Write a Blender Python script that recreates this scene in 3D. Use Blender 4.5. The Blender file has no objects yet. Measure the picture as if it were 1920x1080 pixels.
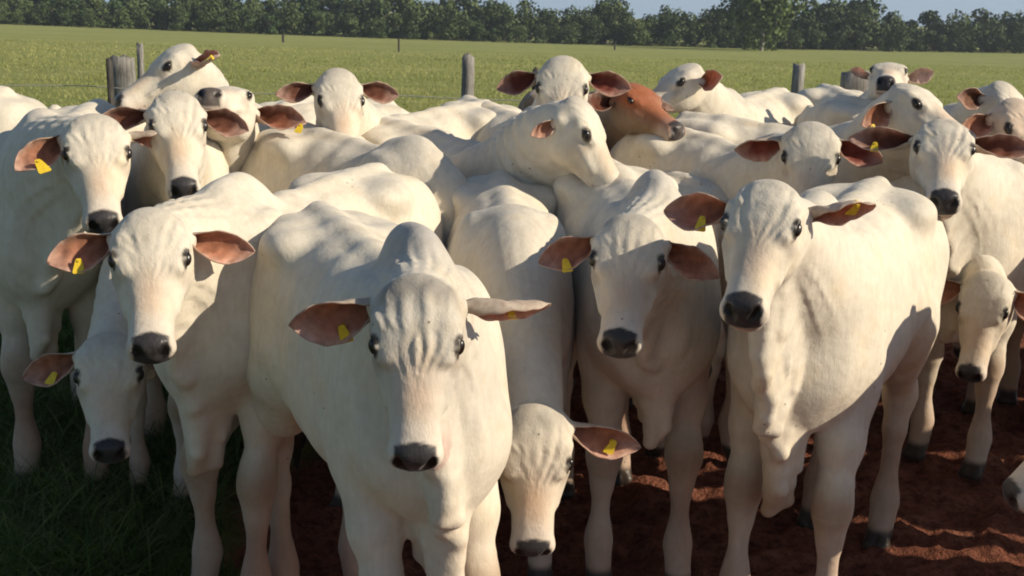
import bpy, bmesh, math, random
import numpy as np
from mathutils import Vector, Matrix
from concurrent.futures import ThreadPoolExecutor

scene = bpy.context.scene
COL = scene.collection
R = math.radians
QUALITY = 1.0            # voxel size multiplier of the animals

# ------------------------------------------------------------------ camera, sky, sun, exposure
F = 2200.0               # focal length in pixels of the 1920 wide photograph
LIFT = 0.12              # extra length of leg of this breed
CAM_H = 2.0 + LIFT
PITCH = math.atan(520.0 / F)
ROLL = R(1.6)
cam_data = bpy.data.cameras.new("camera")
cam = bpy.data.objects.new("camera", cam_data)
COL.objects.link(cam)
scene.camera = cam
cam_data.sensor_width = 36.0
cam_data.lens = 36.0 * F / 1920.0
cam_data.clip_start = 0.05
cam_data.clip_end = 4000.0
_fwd = Vector((0, math.cos(PITCH), -math.sin(PITCH)))
_rt0 = Vector((1, 0, 0))
_up0 = _rt0.cross(_fwd)
CR = _rt0 * math.cos(ROLL) + _up0 * math.sin(ROLL)      # camera right
CU = _up0 * math.cos(ROLL) - _rt0 * math.sin(ROLL)      # camera up
CPOS = Vector((0, 0, CAM_H))
m = Matrix((CR, CU, -_fwd)).transposed().to_4x4()
m.translation = CPOS
cam.matrix_world = m
cam_data.dof.use_dof = True
cam_data.dof.focus_distance = 3.3
cam_data.dof.aperture_fstop = 14.0

world = bpy.data.worlds.new("World")
scene.world = world
world.use_nodes = True
SUN_AZ = R(77)           # to the right of the direction that looks back from the herd to the camera
SUN_EL = R(29)
sun_dir = Vector((math.sin(SUN_AZ) * math.cos(SUN_EL), -math.cos(SUN_AZ) * math.cos(SUN_EL), math.sin(SUN_EL)))
wn, wl = world.node_tree.nodes, world.node_tree.links
wn.clear()
sky = wn.new("ShaderNodeTexSky")
sky.sky_type = 'NISHITA'
sky.sun_disc = False
sky.sun_elevation = SUN_EL
sky.sun_rotation = math.atan2(sun_dir.x, sun_dir.y)
sky.air_density = 1.0
sky.dust_density = 0.6
sky.ozone_density = 1.0
bg = wn.new("ShaderNodeBackground")
bg.inputs[1].default_value = 0.085
# pale haze low over the horizon
tc = wn.new("ShaderNodeTexCoord"); sx = wn.new("ShaderNodeSeparateXYZ"); mr = wn.new("ShaderNodeMapRange")
mr.inputs[1].default_value = -0.05; mr.inputs[2].default_value = 0.22; mr.inputs[3].default_value = 1.0; mr.inputs[4].default_value = 0.0
mr.interpolation_type = 'SMOOTHSTEP'
mixs = wn.new("ShaderNodeMix"); mixs.data_type = 'RGBA'
wl.new(tc.outputs["Generated"], sx.inputs[0]); wl.new(sx.outputs[2], mr.inputs[0]); wl.new(mr.outputs[0], mixs.inputs[0])
mixs.inputs[7].default_value = (3.5, 4.8, 6.2, 1)
wo = wn.new("ShaderNodeOutputWorld")
wl.new(sky.outputs[0], mixs.inputs[6]); wl.new(mixs.outputs[2], bg.inputs[0])
wl.new(bg.outputs[0], wo.inputs[0])

sun_data = bpy.data.lights.new("sun", 'SUN')
sun_data.energy = 4.7
sun_data.angle = R(0.6)
sun_data.color = (1.0, 0.88, 0.69)
sun = bpy.data.objects.new("sun", sun_data)
COL.objects.link(sun)
sun.rotation_euler = sun_dir.to_track_quat('Z', 'Y').to_euler()
sun.location = (3, -3, 6)

vs = scene.view_settings
vs.view_transform = 'Standard'
vs.look = 'None'
vs.gamma = 1.0
vs.exposure = 0.22
scene.render.engine = 'CYCLES'
scene.cycles.use_denoising = True
scene.cycles.max_bounces = 6
scene.cycles.diffuse_bounces = 3
scene.render.film_transparent = False
scene.cycles.filter_width = 1.9


def pix(px, py, d):
    """world point seen at pixel (px,py) of the photograph at depth d along the optical axis"""
    return CPOS + _fwd * d + CR * ((px - 960) / F * d) + CU * (-(py - 540) / F * d)


def ground_z(x, y):
    x, y = np.asarray(x, float), np.asarray(y, float)
    g = 0.15 * np.clip((y - 3.6) / 3.4, 0, 1) ** 1.3
    far = np.clip((y - 14) / 251.0, 0, 1.0)
    far = far * (2 - far) * .25 + far * .75
    g = g - far * 5.0
    # the land rises a little to both sides far away
    return g + far * (np.clip(-x / 115.0, 0, 1.6) ** 1.5 * 1.0 + np.clip(x / 115.0, 0, 1.6) ** 2 * .8)


def at_px(px, y, z):
    """x of the point at height z and distance y that falls on image column px"""
    x = 0.0
    for _ in range(6):
        v = Vector((x, y, z)) - CPOS
        d = v.dot(_fwd)
        cur = 960 + F * v.dot(CR) / d
        x += (px - cur) * d / F
    return x


# ------------------------------------------------------------------ helpers
def tag(o, label=None, cat=None, group=None, kind=None):
    if label: o["label"] = label
    if cat: o["category"] = cat
    if group: o["group"] = group
    if kind: o["kind"] = kind
    return o


def empty(name, loc, rz=0.0):
    o = bpy.data.objects.new(name, None)
    o.empty_display_size = 0.1
    COL.objects.link(o)
    o.location = loc
    o.rotation_euler = (0, 0, rz)
    return o


def mesh_obj(name, verts, faces, mats, parent=None, smooth=True, colors=None, extra=None, mat_idx=None):
    me = bpy.data.meshes.new(name)
    if isinstance(verts, np.ndarray):
        nv = len(verts)
        me.vertices.add(nv)
        me.vertices.foreach_set("co", np.ascontiguousarray(verts, dtype=np.float32).ravel())
        faces = np.asarray(faces, dtype=np.int32)
        nf, k = faces.shape
        me.loops.add(nf * k)
        me.loops.foreach_set("vertex_index", faces.ravel())
        me.polygons.add(nf)
        me.polygons.foreach_set("loop_start", np.arange(0, nf * k, k, dtype=np.int32))
        me.update(calc_edges=True)
    else:
        me.from_pydata(verts, [], faces)
    me.polygons.foreach_set("use_smooth", [smooth] * len(me.polygons))
    if not isinstance(mats, (list, tuple)): mats = [mats]
    for mm in mats: me.materials.append(mm)
    if mat_idx is not None: me.polygons.foreach_set("material_index", mat_idx)
    if colors is not None:
        a = me.color_attributes.new("Col", 'FLOAT_COLOR', 'POINT')
        c4 = np.ones((len(colors), 4), np.float32); c4[:, :3] = colors
        a.data.foreach_set("color", c4.ravel())
    if extra is not None:
        for nm, arr in extra.items():
            a = me.attributes.new(nm, 'FLOAT_VECTOR', 'POINT')
            a.data.foreach_set("vector", np.ascontiguousarray(arr, np.float32).ravel())
    me.update()
    o = bpy.data.objects.new(name, me)
    COL.objects.link(o)
    if parent is not None: o.parent = parent
    return o


class NT:
    """small helper round a material's node tree"""
    def __init__(self, name):
        self.m = bpy.data.materials.new(name)
        self.m.use_nodes = True
        self.n, self.l = self.m.node_tree.nodes, self.m.node_tree.links
        self.p = self.n["Principled BSDF"]
        self.out = self.n["Material Output"]

    def node(self, t, **kw):
        nd = self.n.new(t)
        for k, v in kw.items(): setattr(nd, k, v)
        return nd

    def link(self, a, b): self.l.new(a, b)

    def coord(self, kind="Object"):
        return self.node("ShaderNodeTexCoord").outputs[kind]

    def noise(self, vec, scale, detail=4, rough=0.55, dist=0.0):
        nd = self.node("ShaderNodeTexNoise")
        nd.inputs["Scale"].default_value = scale
        nd.inputs["Detail"].default_value = detail
        nd.inputs["Roughness"].default_value = rough
        nd.inputs["Distortion"].default_value = dist
        if vec is not None: self.link(vec, nd.inputs["Vector"])
        return nd.outputs["Fac"]

    def ramp(self, fac, stops):
        nd = self.node("ShaderNodeValToRGB")
        e = nd.color_ramp.elements
        while len(e) < len(stops): e.new(0.5)
        for i, (p, c) in enumerate(stops):
            e[i].position = p
            e[i].color = (*c, 1) if len(c) == 3 else c
        self.link(fac, nd.inputs[0])
        return nd.outputs[0]

    def mix(self, fac, a, b, mode='MIX'):
        nd = self.node("ShaderNodeMix", data_type='RGBA', blend_type=mode)
        for s, v in ((nd.inputs[0], fac), (nd.inputs[6], a), (nd.inputs[7], b)):
            if isinstance(v, (int, float)): s.default_value = v
            elif isinstance(v, tuple): s.default_value = (*v, 1)
            else: self.link(v, s)
        return nd.outputs[2]

    def math(self, op, a, b=None, c=None):
        nd = self.node("ShaderNodeMath", operation=op)
        for i, v in enumerate((a, b, c)):
            if v is None: continue
            if isinstance(v, (int, float)): nd.inputs[i].default_value = v
            else: self.link(v, nd.inputs[i])
        return nd.outputs[0]

    def bump(self, height, strength, dist, prev=None):
        nd = self.node("ShaderNodeBump")
        nd.inputs["Strength"].default_value = strength
        nd.inputs["Distance"].default_value = dist
        self.link(height, nd.inputs["Height"])
        if prev is not None: self.link(prev, nd.inputs["Normal"])
        return nd.outputs[0]

    def mapping(self, vec, scale):
        nd = self.node("ShaderNodeMapping")
        nd.inputs["Scale"].default_value = scale
        self.link(vec, nd.inputs["Vector"])
        return nd.outputs[0]


# ------------------------------------------------------------------ materials
def mat_coat():
    t = NT("short_coat")
    col = t.node("ShaderNodeAttribute", attribute_name="Col").outputs["Color"]
    hp = t.node("ShaderNodeAttribute", attribute_name="hp").outputs["Vector"]
    oc = t.coord("Object")
    n1 = t.noise(oc, 5.0, 4, 0.6)
    tint = t.ramp(n1, [(0.28, (0.88, 0.87, 0.86)), (0.52, (1, 1, 1)), (0.75, (1.0, 0.93, 0.82))])
    c = t.mix(1.0, col, tint, 'MULTIPLY')
    n2 = t.noise(oc, 26.0, 3, 0.6)
    c = t.mix(1.0, c, t.ramp(n2, [(0.3, (0.93, 0.92, 0.91)), (0.6, (1, 1, 1))]), 'MULTIPLY')
    gr = t.noise(oc, 1.9, 5, 0.7, 0.6)
    c = t.mix(t.math('MULTIPLY', t.ramp(gr, [(0.54, (0, 0, 0)), (0.72, (1, 1, 1))]), .38), c, (.40, .33, .25))
    hs_ = t.noise(t.mapping(oc, (1, 1, .18)), 55.0, 3, .6)
    c = t.mix(1.0, c, t.ramp(hs_, [(0.35, (0.94, 0.935, 0.925)), (0.6, (1, 1, 1))]), 'MULTIPLY')
    # a few flies and specks of dirt
    v = t.node("ShaderNodeTexVoronoi"); v.inputs["Scale"].default_value = 24.0
    t.link(oc, v.inputs["Vector"])
    spot = t.math('LESS_THAN', v.outputs["Distance"], 0.10)
    gate = t.math('GREATER_THAN', t.noise(oc, 3.1, 2), 0.585)
    c = t.mix(t.math('MULTIPLY', t.math('MULTIPLY', spot, gate), 0.7), c, (0.09, 0.07, 0.055))
    t.link(c, t.p.inputs["Base Color"])
    bw = t.node("ShaderNodeRGBToBW"); t.link(col, bw.inputs[0])
    rg = t.node("ShaderNodeMapRange"); rg.inputs[1].default_value = .035; rg.inputs[2].default_value = .12; rg.inputs[3].default_value = .34; rg.inputs[4].default_value = .74
    t.link(bw.outputs[0], rg.inputs[0]); t.link(rg.outputs[0], t.p.inputs["Roughness"])
    t.p.inputs["Specular IOR Level"].default_value = 0.25
    t.p.inputs["Sheen Weight"].default_value = 0.12
    t.p.inputs["Sheen Roughness"].default_value = 0.4
    # skin wrinkles of the forehead, in the head's own frame (hp.x along the face, hp.y across); zero off the head
    sep = t.node("ShaderNodeSeparateXYZ"); t.link(hp, sep.inputs[0])
    wob = t.noise(hp, 7.0, 2)
    wden = t.math('ADD', 0.040, t.math('MULTIPLY', 0.34, t.math('MAXIMUM', t.math('SUBTRACT', 0.24, sep.outputs[0]), 0.0)))
    ph = t.math('MULTIPLY_ADD', t.math('DIVIDE', t.math('ABSOLUTE', sep.outputs[1]), wden), 17.0, t.math('MULTIPLY', wob, 16.0))
    wav = t.math('SINE', ph)
    fx = t.node("ShaderNodeMapRange", interpolation_type='SMOOTHSTEP')
    fx.inputs[1].default_value = 0.30; fx.inputs[2].default_value = 0.12
    t.link(sep.outputs[0], fx.inputs[0])
    fz = t.node("ShaderNodeMapRange", interpolation_type='SMOOTHSTEP')
    fz.inputs[1].default_value = 0.0; fz.inputs[2].default_value = 0.05
    t.link(sep.outputs[2], fz.inputs[0])
    wm = t.math('MULTIPLY', t.math('MULTIPLY', wav, fx.outputs[0]), fz.outputs[0])
    wm = t.math('MULTIPLY', wm, t.ramp(t.noise(hp, 17.0, 3), [(.42, (0, 0, 0)), (.62, (1, 1, 1))]))
    b1 = t.bump(wm, 0.30, 0.004)
    hair = t.noise(t.mapping(oc, (1, 1, 0.25)), 190.0, 3, 0.7)
    b2 = t.bump(hair, 0.5, 0.0025, b1)
    soft = t.noise(oc, 16.0, 3, 0.5)
    b3 = t.bump(soft, 0.55, 0.010, b2)
    t.link(b3, t.p.inputs["Normal"])
    return t.m


def mat_ear():
    t = NT("ear_skin")
    col = t.node("ShaderNodeAttribute", attribute_name="Col").outputs["Color"]
    oc = t.coord("Object")
    c = t.mix(1.0, col, t.ramp(t.noise(oc, 34, 4, .65), [(0.3, (0.62, 0.55, 0.52)), (0.62, (1.08, 1.05, 1.02))]), 'MULTIPLY')
    t.link(c, t.p.inputs["Base Color"])
    t.p.inputs["Roughness"].default_value = 0.7
    t.p.inputs["Specular IOR Level"].default_value = 0.2
    t.link(t.bump(t.noise(oc, 120, 3), 0.3, 0.002), t.p.inputs["Normal"])
    tr = t.node("ShaderNodeBsdfTranslucent")
    t.link(t.mix(1.0, col, (1.5, .95, .8), 'MULTIPLY'), tr.inputs[0])
    mx = t.node("ShaderNodeMixShader"); mx.inputs[0].default_value = 0.28
    t.link(t.p.outputs[0], mx.inputs[1]); t.link(tr.outputs[0], mx.inputs[2])
    t.link(mx.outputs[0], t.out.inputs[0])
    return t.m


def mat_plain(name, color, rough=0.5, spec=0.5, noise_amt=0.0, scale=20.0, bump=0.0):
    t = NT(name)
    if noise_amt > 0:
        n = t.noise(t.coord("Object"), scale, 4)
        lo = tuple(c * (1 - noise_amt) for c in color); hi = tuple(min(1, c * (1 + noise_amt)) for c in color)
        t.link(t.ramp(n, [(0.3, lo), (0.7, hi)]), t.p.inputs["Base Color"])
        if bump: t.link(t.bump(n, bump, 0.01), t.p.inputs["Normal"])
    else:
        t.p.inputs["Base Color"].default_value = (*color, 1)
    t.p.inputs["Roughness"].default_value = rough
    t.p.inputs["Specular IOR Level"].default_value = spec
    return t.m


M_COAT = mat_coat()
M_EAR = mat_ear()
M_EYE = mat_plain("eye_dark", (0.012, 0.008, 0.006), 0.28, 0.5)
M_NOSE = mat_plain("wet_nose", (0.018, 0.017, 0.018), 0.32, 0.6, 0.35, 90, 0.35)
M_TAG = mat_plain("yellow_tag", (0.72, 0.50, 0.03), 0.45, 0.4, 0.12, 60)


# ------------------------------------------------------------------ signed distance tools
def nrm(v):
    v = np.asarray(v, float)
    return v / (np.linalg.norm(v) + 1e-12)


def smin(a, b, k):
    h = np.maximum(k - np.abs(a - b), 0.0) / k
    return np.minimum(a, b) - h * h * (k * 0.25)


def smooth_lut(xs, ys, n=160, sig=4):
    x = np.linspace(xs[0], xs[-1], n)
    y = np.interp(x, xs, ys)
    pad = np.pad(y, 3 * sig, mode='reflect', reflect_type='odd')
    k = np.exp(-0.5 * (np.arange(-3 * sig, 3 * sig + 1) / sig) ** 2); k /= k.sum()
    return x, np.convolve(pad, k, 'valid')


class Cap:
    """tapered capsule; with side and sq it is an elliptic one (sq < 1: thinner along side)"""
    def __init__(s, a, b, ra, rb, k=0.03, side=None, sq=1.0):
        s.a, s.b = np.asarray(a, float), np.asarray(b, float)
        s.ra, s.rb, s.k, s.sq = ra, rb, k, sq
        s.side = None if side is None else nrm(side)
        s.c = (s.a + s.b) / 2
        s.R = np.linalg.norm(s.a - s.b) / 2 + max(ra, rb) * max(1.0, sq)

    def f(s, P):
        ab = s.b - s.a
        q = P - s.a
        t = np.clip(q @ ab / (ab @ ab + 1e-12), 0, 1)
        q = q - t[:, None] * ab
        r = s.ra + (s.rb - s.ra) * t
        if s.side is not None:
            w = q @ s.side
            l2 = (q * q).sum(1) - w * w + (w / s.sq) ** 2
            return (np.sqrt(np.maximum(l2, 0)) - r) * (s.sq ** 0.5 if s.sq < 1 else 1.0)
        return np.sqrt((q * q).sum(1)) - r


class Ell:
    def __init__(s, c, r, k=0.03, rot=None):
        s.c, s.r, s.k = np.asarray(c, float), np.asarray(r, float), k
        s.rot = None if rot is None else np.asarray(rot, float)
        s.R = s.r.max()

    def f(s, P):
        q = P - s.c
        if s.rot is not None: q = q @ s.rot.T
        l = np.sqrt(((q / s.r) ** 2).sum(1)) + 1e-9
        g = np.sqrt(((q / s.r ** 2) ** 2).sum(1)) + 1e-9
        return np.where(l < 0.25, (l - 1) * s.r.min(), l * (l - 1) / g)


class Loft:
    """body of varying superelliptic section along the x axis"""
    def __init__(s, xs, top, bot, hw, n=2.3, wshift=0.1, k=0.03, sig=4):
        s.x, s.top = smooth_lut(xs, top, sig=sig)
        s.bot = smooth_lut(xs, bot, sig=sig)[1]
        s.hw = np.maximum(smooth_lut(xs, hw, sig=sig)[1], 0.004)
        s.n, s.ws, s.k = n, wshift, k
        zc = (max(top) + min(bot)) / 2
        s.c = np.array([(xs[0] + xs[-1]) / 2, 0, zc])
        s.R = math.sqrt(((xs[-1] - xs[0]) / 2) ** 2 + ((max(top) - min(bot)) / 2) ** 2 + max(hw) ** 2)

    def f(s, P):
        x = P[:, 0]
        xc = np.clip(x, s.x[0], s.x[-1])
        u = (xc - s.x[0]) / (s.x[1] - s.x[0])
        i = np.minimum(u.astype(np.int32), len(s.x) - 2); fr = u - i
        g = lambda a: a[i] * (1 - fr) + a[i + 1] * fr
        top, bot, hw = g(s.top), g(s.bot), g(s.hw)
        cz, hh = (top + bot) / 2, np.maximum((top - bot) / 2, 0.004)
        zr = (P[:, 2] - cz) / hh
        w = hw * (1 + s.ws * np.clip(zr, -1, 1))
        q = (np.abs(P[:, 1] / w) ** s.n + np.abs(zr) ** s.n) ** (1 / s.n)
        d = (q - 1) * np.minimum(w, hh)
        ex = np.abs(x - xc)
        return np.where(ex > 0, np.sqrt(np.maximum(d, 0) ** 2 + ex ** 2) + np.minimum(d, 0) * 0, d)


class NeckTube:
    """elliptic tube along a polyline, with folds of skin across it"""
    def __init__(s, pts, ru, rs, side, k, folds=0.0, ph=0.0, vf=0.0):
        s.p, s.ru, s.rs, s.side, s.k = pts, ru, rs, side, k
        s.folds, s.ph, s.vf = folds, ph, vf
        s.c = (pts.min(0) + pts.max(0)) / 2
        s.R = np.linalg.norm(pts.max(0) - pts.min(0)) / 2 + ru.max()

    def f(s, P):
        best = np.full(len(P), 1e3); ws = np.full(len(P), 1e-30); tt = np.zeros(len(P)); th = np.zeros(len(P))
        n = len(s.p) - 1
        for i in range(n):
            a, b = s.p[i], s.p[i + 1]
            ab = b - a; q = P - a
            t = np.clip(q @ ab / (ab @ ab), 0, 1)
            q = q - t[:, None] * ab
            sd = nrm(s.side[i] + s.side[i + 1])
            ru = s.ru[i] + (s.ru[i + 1] - s.ru[i]) * t
            rs = s.rs[i] + (s.rs[i + 1] - s.rs[i]) * t
            w = q @ sd
            u2 = np.maximum((q * q).sum(1) - w * w, 0)
            l = np.sqrt(u2 / ru ** 2 + (w / rs) ** 2)
            d = (l - 1) * np.minimum(ru, rs)
            wt = np.exp(-np.clip(d, -.25, .4) / .014)
            ws += wt; tt += wt * (i + t) / n; th += wt * w / rs
            best = smin(best, d, 0.015)
        tt, th = tt / ws, th / ws
        if s.folds > 0:
            mid = np.clip(1 - np.abs(tt - 0.55) / 0.45, 0, 1)
            best = best + s.folds * mid * np.sin(tt * 52 + s.ph + 2.5 * np.sin(P[:, 2] * 9 + P[:, 1] * 7))
        if s.vf > 0:
            mid = np.clip(1 - np.abs(tt - 0.5) / 0.5, 0, 1)
            a = np.arcsin(np.clip(th, -.97, .97))
            best = best + s.vf * mid * (.62 * np.sin(a * 23 + 1.3 * np.sin(tt * 6 + s.ph) + s.ph) + .25 * np.sin(a * 41 + 1.7 * np.sin(tt * 5)))
        return best


def head_prims(dome=1.0, jaw=1.0):
    adds = [
        Loft([-.05, -.03, .0, .05, .10, .155, .21, .27, .33, .38, .42, .445, .458, .465],
             [-.01, .030, .062, .085, .092, .082, .064, .050, .042, .039, .036, .030, .014, -.008],
             [-.04, -.08, -.11, -.13, -.142, -.142, -.128, -.108, -.094, -.088, -.084, -.076, -.062, -.045],
             [.020, .055, .080, .102, .108, .097, .078, .065, .059, .058, .060, .056, .041, .018],
             n=2.3, wshift=0.03, k=0.02, sig=2),
        Ell((.045, 0, .045), (.085, .082, .052 * dome), 0.03),
        Ell((.13, .058, -.065), (.09, .040, .072), 0.03), Ell((.13, -.058, -.065), (.09, .040, .072), 0.03),
        Cap((.095, .074, .048), (.185, .066, .044), .026, .018, 0.03), Cap((.095, -.074, .048), (.185, -.066, .044), .026, .018, 0.03),
        Cap((.18, .078, -.008), (.29, .058, -.030), .021, .014, 0.022), Cap((.18, -.078, -.008), (.29, -.058, -.030), .021, .014, 0.022),
        Ell((.428, .027, -.016), (.032, .031, .034), 0.02), Ell((.428, -.027, -.016), (.032, .031, .034), 0.02),
        Ell((.402, 0, -.078), (.040, .044, .026), 0.02),
        Cap((.026, .07, -.012), (.031, .096, -.012), .038, .020, 0.035), Cap((.026, -.07, -.012), (.031, -.096, -.012), .038, .020, 0.035),
    ]
    subs = [
        Cap((.466, .021, -.012), (.447, .039, .014), .0085, .0125, 0.006), Cap((.466, -.021, -.012), (.447, -.039, .014), .0085, .0125, 0.006),
        Cap((.34, .066, -.062), (.44, .052, -.062), .0045, .004, 0.012), Cap((.34, -.066, -.062), (.44, -.052, -.062), .0045, .004, 0.012),
        Cap((.44, .052, -.062), (.468, 0, -.058), .004, .004, 0.012), Cap((.44, -.052, -.062), (.468, 0, -.058), .004, .004, 0.012),
    ]
    return adds, subs


def leg_chain(spec, y, foot, sgn, k=0.04):
    """spec: list of (x, z, r, y_in, share of the foot's shift)"""
    out = []
    pts = [(np.array([x + foot[0] * sh, sgn * (y + yi) + foot[1] * sh, z]), r) for x, z, r, yi, sh in spec]
    for (a, ra), (b, rb) in zip(pts[:-1], pts[1:]):
        out.append(Cap(a, b, ra, rb, k))
    return out, pts


def unlift(z, sb):
    z0 = .62 * sb
    return np.where(z > z0 + LIFT, z - LIFT, z * z0 / (z0 + LIFT))


def find_eye():
    HA, HS = head_prims()
    def f(q):
        d = 1e3
        for p in HA:
            v = float(p.f(q[None])[0]); h_ = max(p.k - abs(d - v), 0) / p.k
            d = min(d, v) - h_ * h_ * p.k * .25
        return d
    o, dr = np.array([.150, .03, -.005]), nrm([.06, .76, .64])
    lo_, hi_ = 0.0, .15
    for _ in range(40):
        m_ = (lo_ + hi_) / 2
        if f(o + dr * m_) < 0: lo_ = m_
        else: hi_ = m_
    p = o + dr * lo_
    e = 1e-3
    n = nrm([f(p + np.eye(3)[i] * e) - f(p - np.eye(3)[i] * e) for i in range(3)])
    return p, n


def build_cow_mesh(c):
    """c: dict with the pose in the body's own frame; returns vertices (body frame), quads, colours, head coords"""
    sb, sh, h = c['sb'], c['sh'], c['voxel'] * QUALITY
    fat, hump = c['fat'], c['hump']
    Hm, Ho = c['Hm'], c['Ho']             # head axes as rows (in body frame) and origin
    hs = np.array([.95 * c['hx'], 1.08 * c['hy'], 1.0 * c['hz']]) * sh
    to_head = lambda P: ((P - Ho) @ Hm.T) / hs
    # ---- torso, in units of sb
    B = []
    B.append(Loft([-.80, -.76, -.68, -.55, -.38, -.20, 0, .18, .32, .43, .52, .57],
                  [1.08, 1.16, 1.225, 1.265, 1.275, 1.255, 1.235, 1.225, 1.215, 1.15, 1.05, .95],
                  [1.02, .95, .86, .78, .72, .655, .62, .61, .62, .66, .74, .84],
                  [.05, .11, .175, .220, .232, .238 * fat, .246 * fat, .225 * fat, .190, .160, .12, .04],
                  n=2.35, wshift=-0.13, k=0.05, sig=4))
    for s in (1, -1):
        B.append(Ell((-.50, s * .125, 1.00), (.245, .13, .25), 0.07))
        B.append(Ell((-.35, s * .18, 1.205), (.08, .055, .04), 0.08))       # hook bone
        B.append(Ell((-.715, s * .085, 1.125), (.05, .04, .05), 0.05))      # pin bone
        B.append(Ell((.27, s * .135, .97), (.17, .085, .27), 0.07))         # shoulder
        B.append(Ell((.40, s * .115, .84), (.10, .08, .11), 0.07))          # point of shoulder
    B.append(Ell((.42, 0, .83), (.16, .145, .22), 0.08))                    # chest
    B.append(Cap((-.55, 0, 1.265), (.10, 0, 1.205), .03, .03, 0.05))         # spine
    if hump > 0:
        B.append(Ell((.25, 0, 1.235), (.145, .066 + .010 * hump, .040 + .105 * hump), 0.045,
                     rot=[[.97, 0, .26], [0, 1, 0], [-.26, 0, .97]]))
    # ---- legs
    ft = c['feet']
    fspec = [(.30, .93, .105, -.02, 0), (.245, .73, .080, 0, .12), (.30, .58, .058, 0, .3), (.335, .44, .052, 0, .5), (.34, .40, .050, 0, .55),
             (.335, .33, .034, 0, .65), (.335, .18, .031, 0, .88), (.335, .135, .041, 0, .93), (.355, .075, .034, 0, 1), (.365, .045, .043, 0, 1)]
    hspec = [(-.50, 1.02, .16, -.03, 0), (-.40, .80, .13, .01, .05), (-.50, .66, .085, .01, .25), (-.655, .53, .052, 0, .45), (-.675, .48, .052, 0, .5),
             (-.655, .38, .037, 0, .62), (-.63, .19, .032, 0, .9), (-.625, .14, .045, 0, .95), (-.60, .08, .037, 0, 1), (-.585, .045, .045, 0, 1)]
    for i, sgn in enumerate((1, -1)):
        a, _ = leg_chain(fspec, .135, ft[i], sgn); B += a
        B.append(Cap((.28, sgn * .13, .80), (.31 + ft[i][0] * .3, sgn * .14 + ft[i][1] * .3, .60), .085, .062, 0.05))
        fx, fy = .385 + ft[i][0], sgn * .135 + ft[i][1]
        B.append(Cap((fx, fy + .018, .035), (fx + .02, fy + .02, .012), .028, .032, 0.01)); B.append(Cap((fx, fy - .018, .035), (fx + .02, fy - .02, .012), .028, .032, 0.01))
        a, _ = leg_chain(hspec, .135, ft[i + 2], sgn); B += a
        B.append(Ell((-.72 + ft[i + 2][0] * .45, sgn * .135 + ft[i + 2][1] * .45, .56), (.028, .022, .05), 0.03))
        B.append(Cap((-.30, sgn * .16, .88), (-.42, sgn * .15, .70), .10, .07, 0.07))
        fx, fy = -.565 + ft[i + 2][0], sgn * .135 + ft[i + 2][1]
        B.append(Cap((fx, fy + .018, .035), (fx + .02, fy + .02, .012), .028, .032, 0.01)); B.append(Cap((fx, fy - .018, .035), (fx + .02, fy - .02, .012), .028, .032, 0.01))
    # ---- tail
    tw = c.get('tail', 0.0)
    tp = [(-.76, 0, 1.19), (-.83, tw * .1, 1.12), (-.86, tw * .3, .98), (-.86, tw * .5, .78), (-.85, tw * .6, .60)]
    for j in range(4): B.append(Cap(tp[j], tp[j + 1], .034 - .005 * j, .029 - .005 * j, 0.03))
    B.append(Cap(tp[4], (-.85, tw * .62, .44), .022, .034, 0.02)); B.append(Cap((-.85, tw * .62, .44), (-.85, tw * .62, .34), .034, .008, 0.02))
    for p in B:      # scale to metres
        p.cc = p.c * sb; p.R = p.R * sb; p.k = p.k * sb
    # ---- neck (metres)
    N0 = np.array([.33, 0, 1.04]) * sb + np.array([0, 0, LIFT])
    N1 = Ho + Hm.T @ (np.array([.045, 0, -.045]) * sh)
    L = np.linalg.norm(N1 - N0)
    T0 = nrm(nrm(N1 - N0) * 0.6 + np.array([.75, 0, .35]) * c.get('t0', 1.0))
    T1 = nrm(Hm.T @ np.array([.45, 0, .9]) + nrm(N1 - N0) * 1.3)
    ts = np.linspace(0, 1, 13)
    h00, h10, h01, h11 = 2*ts**3-3*ts**2+1, ts**3-2*ts**2+ts, -2*ts**3+3*ts**2, ts**3-ts**2
    pts = h00[:, None]*N0 + h10[:, None]*T0*L*0.9 + h01[:, None]*N1 + h11[:, None]*T1*L*0.75
    ysid = np.array([0, 1., 0]); hside = Hm[1]
    side = np.array([nrm(ysid * (1 - t) + hside * t) for t in ts])
    tang = np.gradient(pts, axis=0)
    side = np.array([nrm(sd - nrm(tg) * (sd @ nrm(tg))) for sd, tg in zip(side, tang)])
    up = np.array([nrm(np.cross(nrm(tg), sd)) for sd, tg in zip(side, tang)])
    ru = np.interp(ts, [0, .25, .55, .85, 1], [.240 * sb, .215 * sb, .165 * sb, .125 * sh, .092 * sh])
    rs = np.interp(ts, [0, .25, .55, .85, 1], [.165 * sb, .145 * sb, .118 * sb, .098 * sh, .084 * sh]) * c.get('neckw', 1.0)
    Nk = [NeckTube(pts, ru, rs, side, 0.06, c.get('folds', .002), c['seed'], c.get('vfold', .0035))]
    # ---- dewlap: a hanging sheet from the throat to the brisket
    dw = c['dewlap']
    M = 17
    tt = np.linspace(.94, 0.0, M)
    cen = np.array([[np.interp(t, ts, pts[:, j]) for j in range(3)] for t in tt])
    upi = np.array([nrm([np.interp(t, ts, up[:, j]) for j in range(3)]) for t in tt])
    sdi = np.array([nrm([np.interp(t, ts, side[:, j]) for j in range(3)]) for t in tt])
    rui = np.interp(tt, ts, ru)
    grav = np.array([0, 0, -1.0])
    low = []
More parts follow.
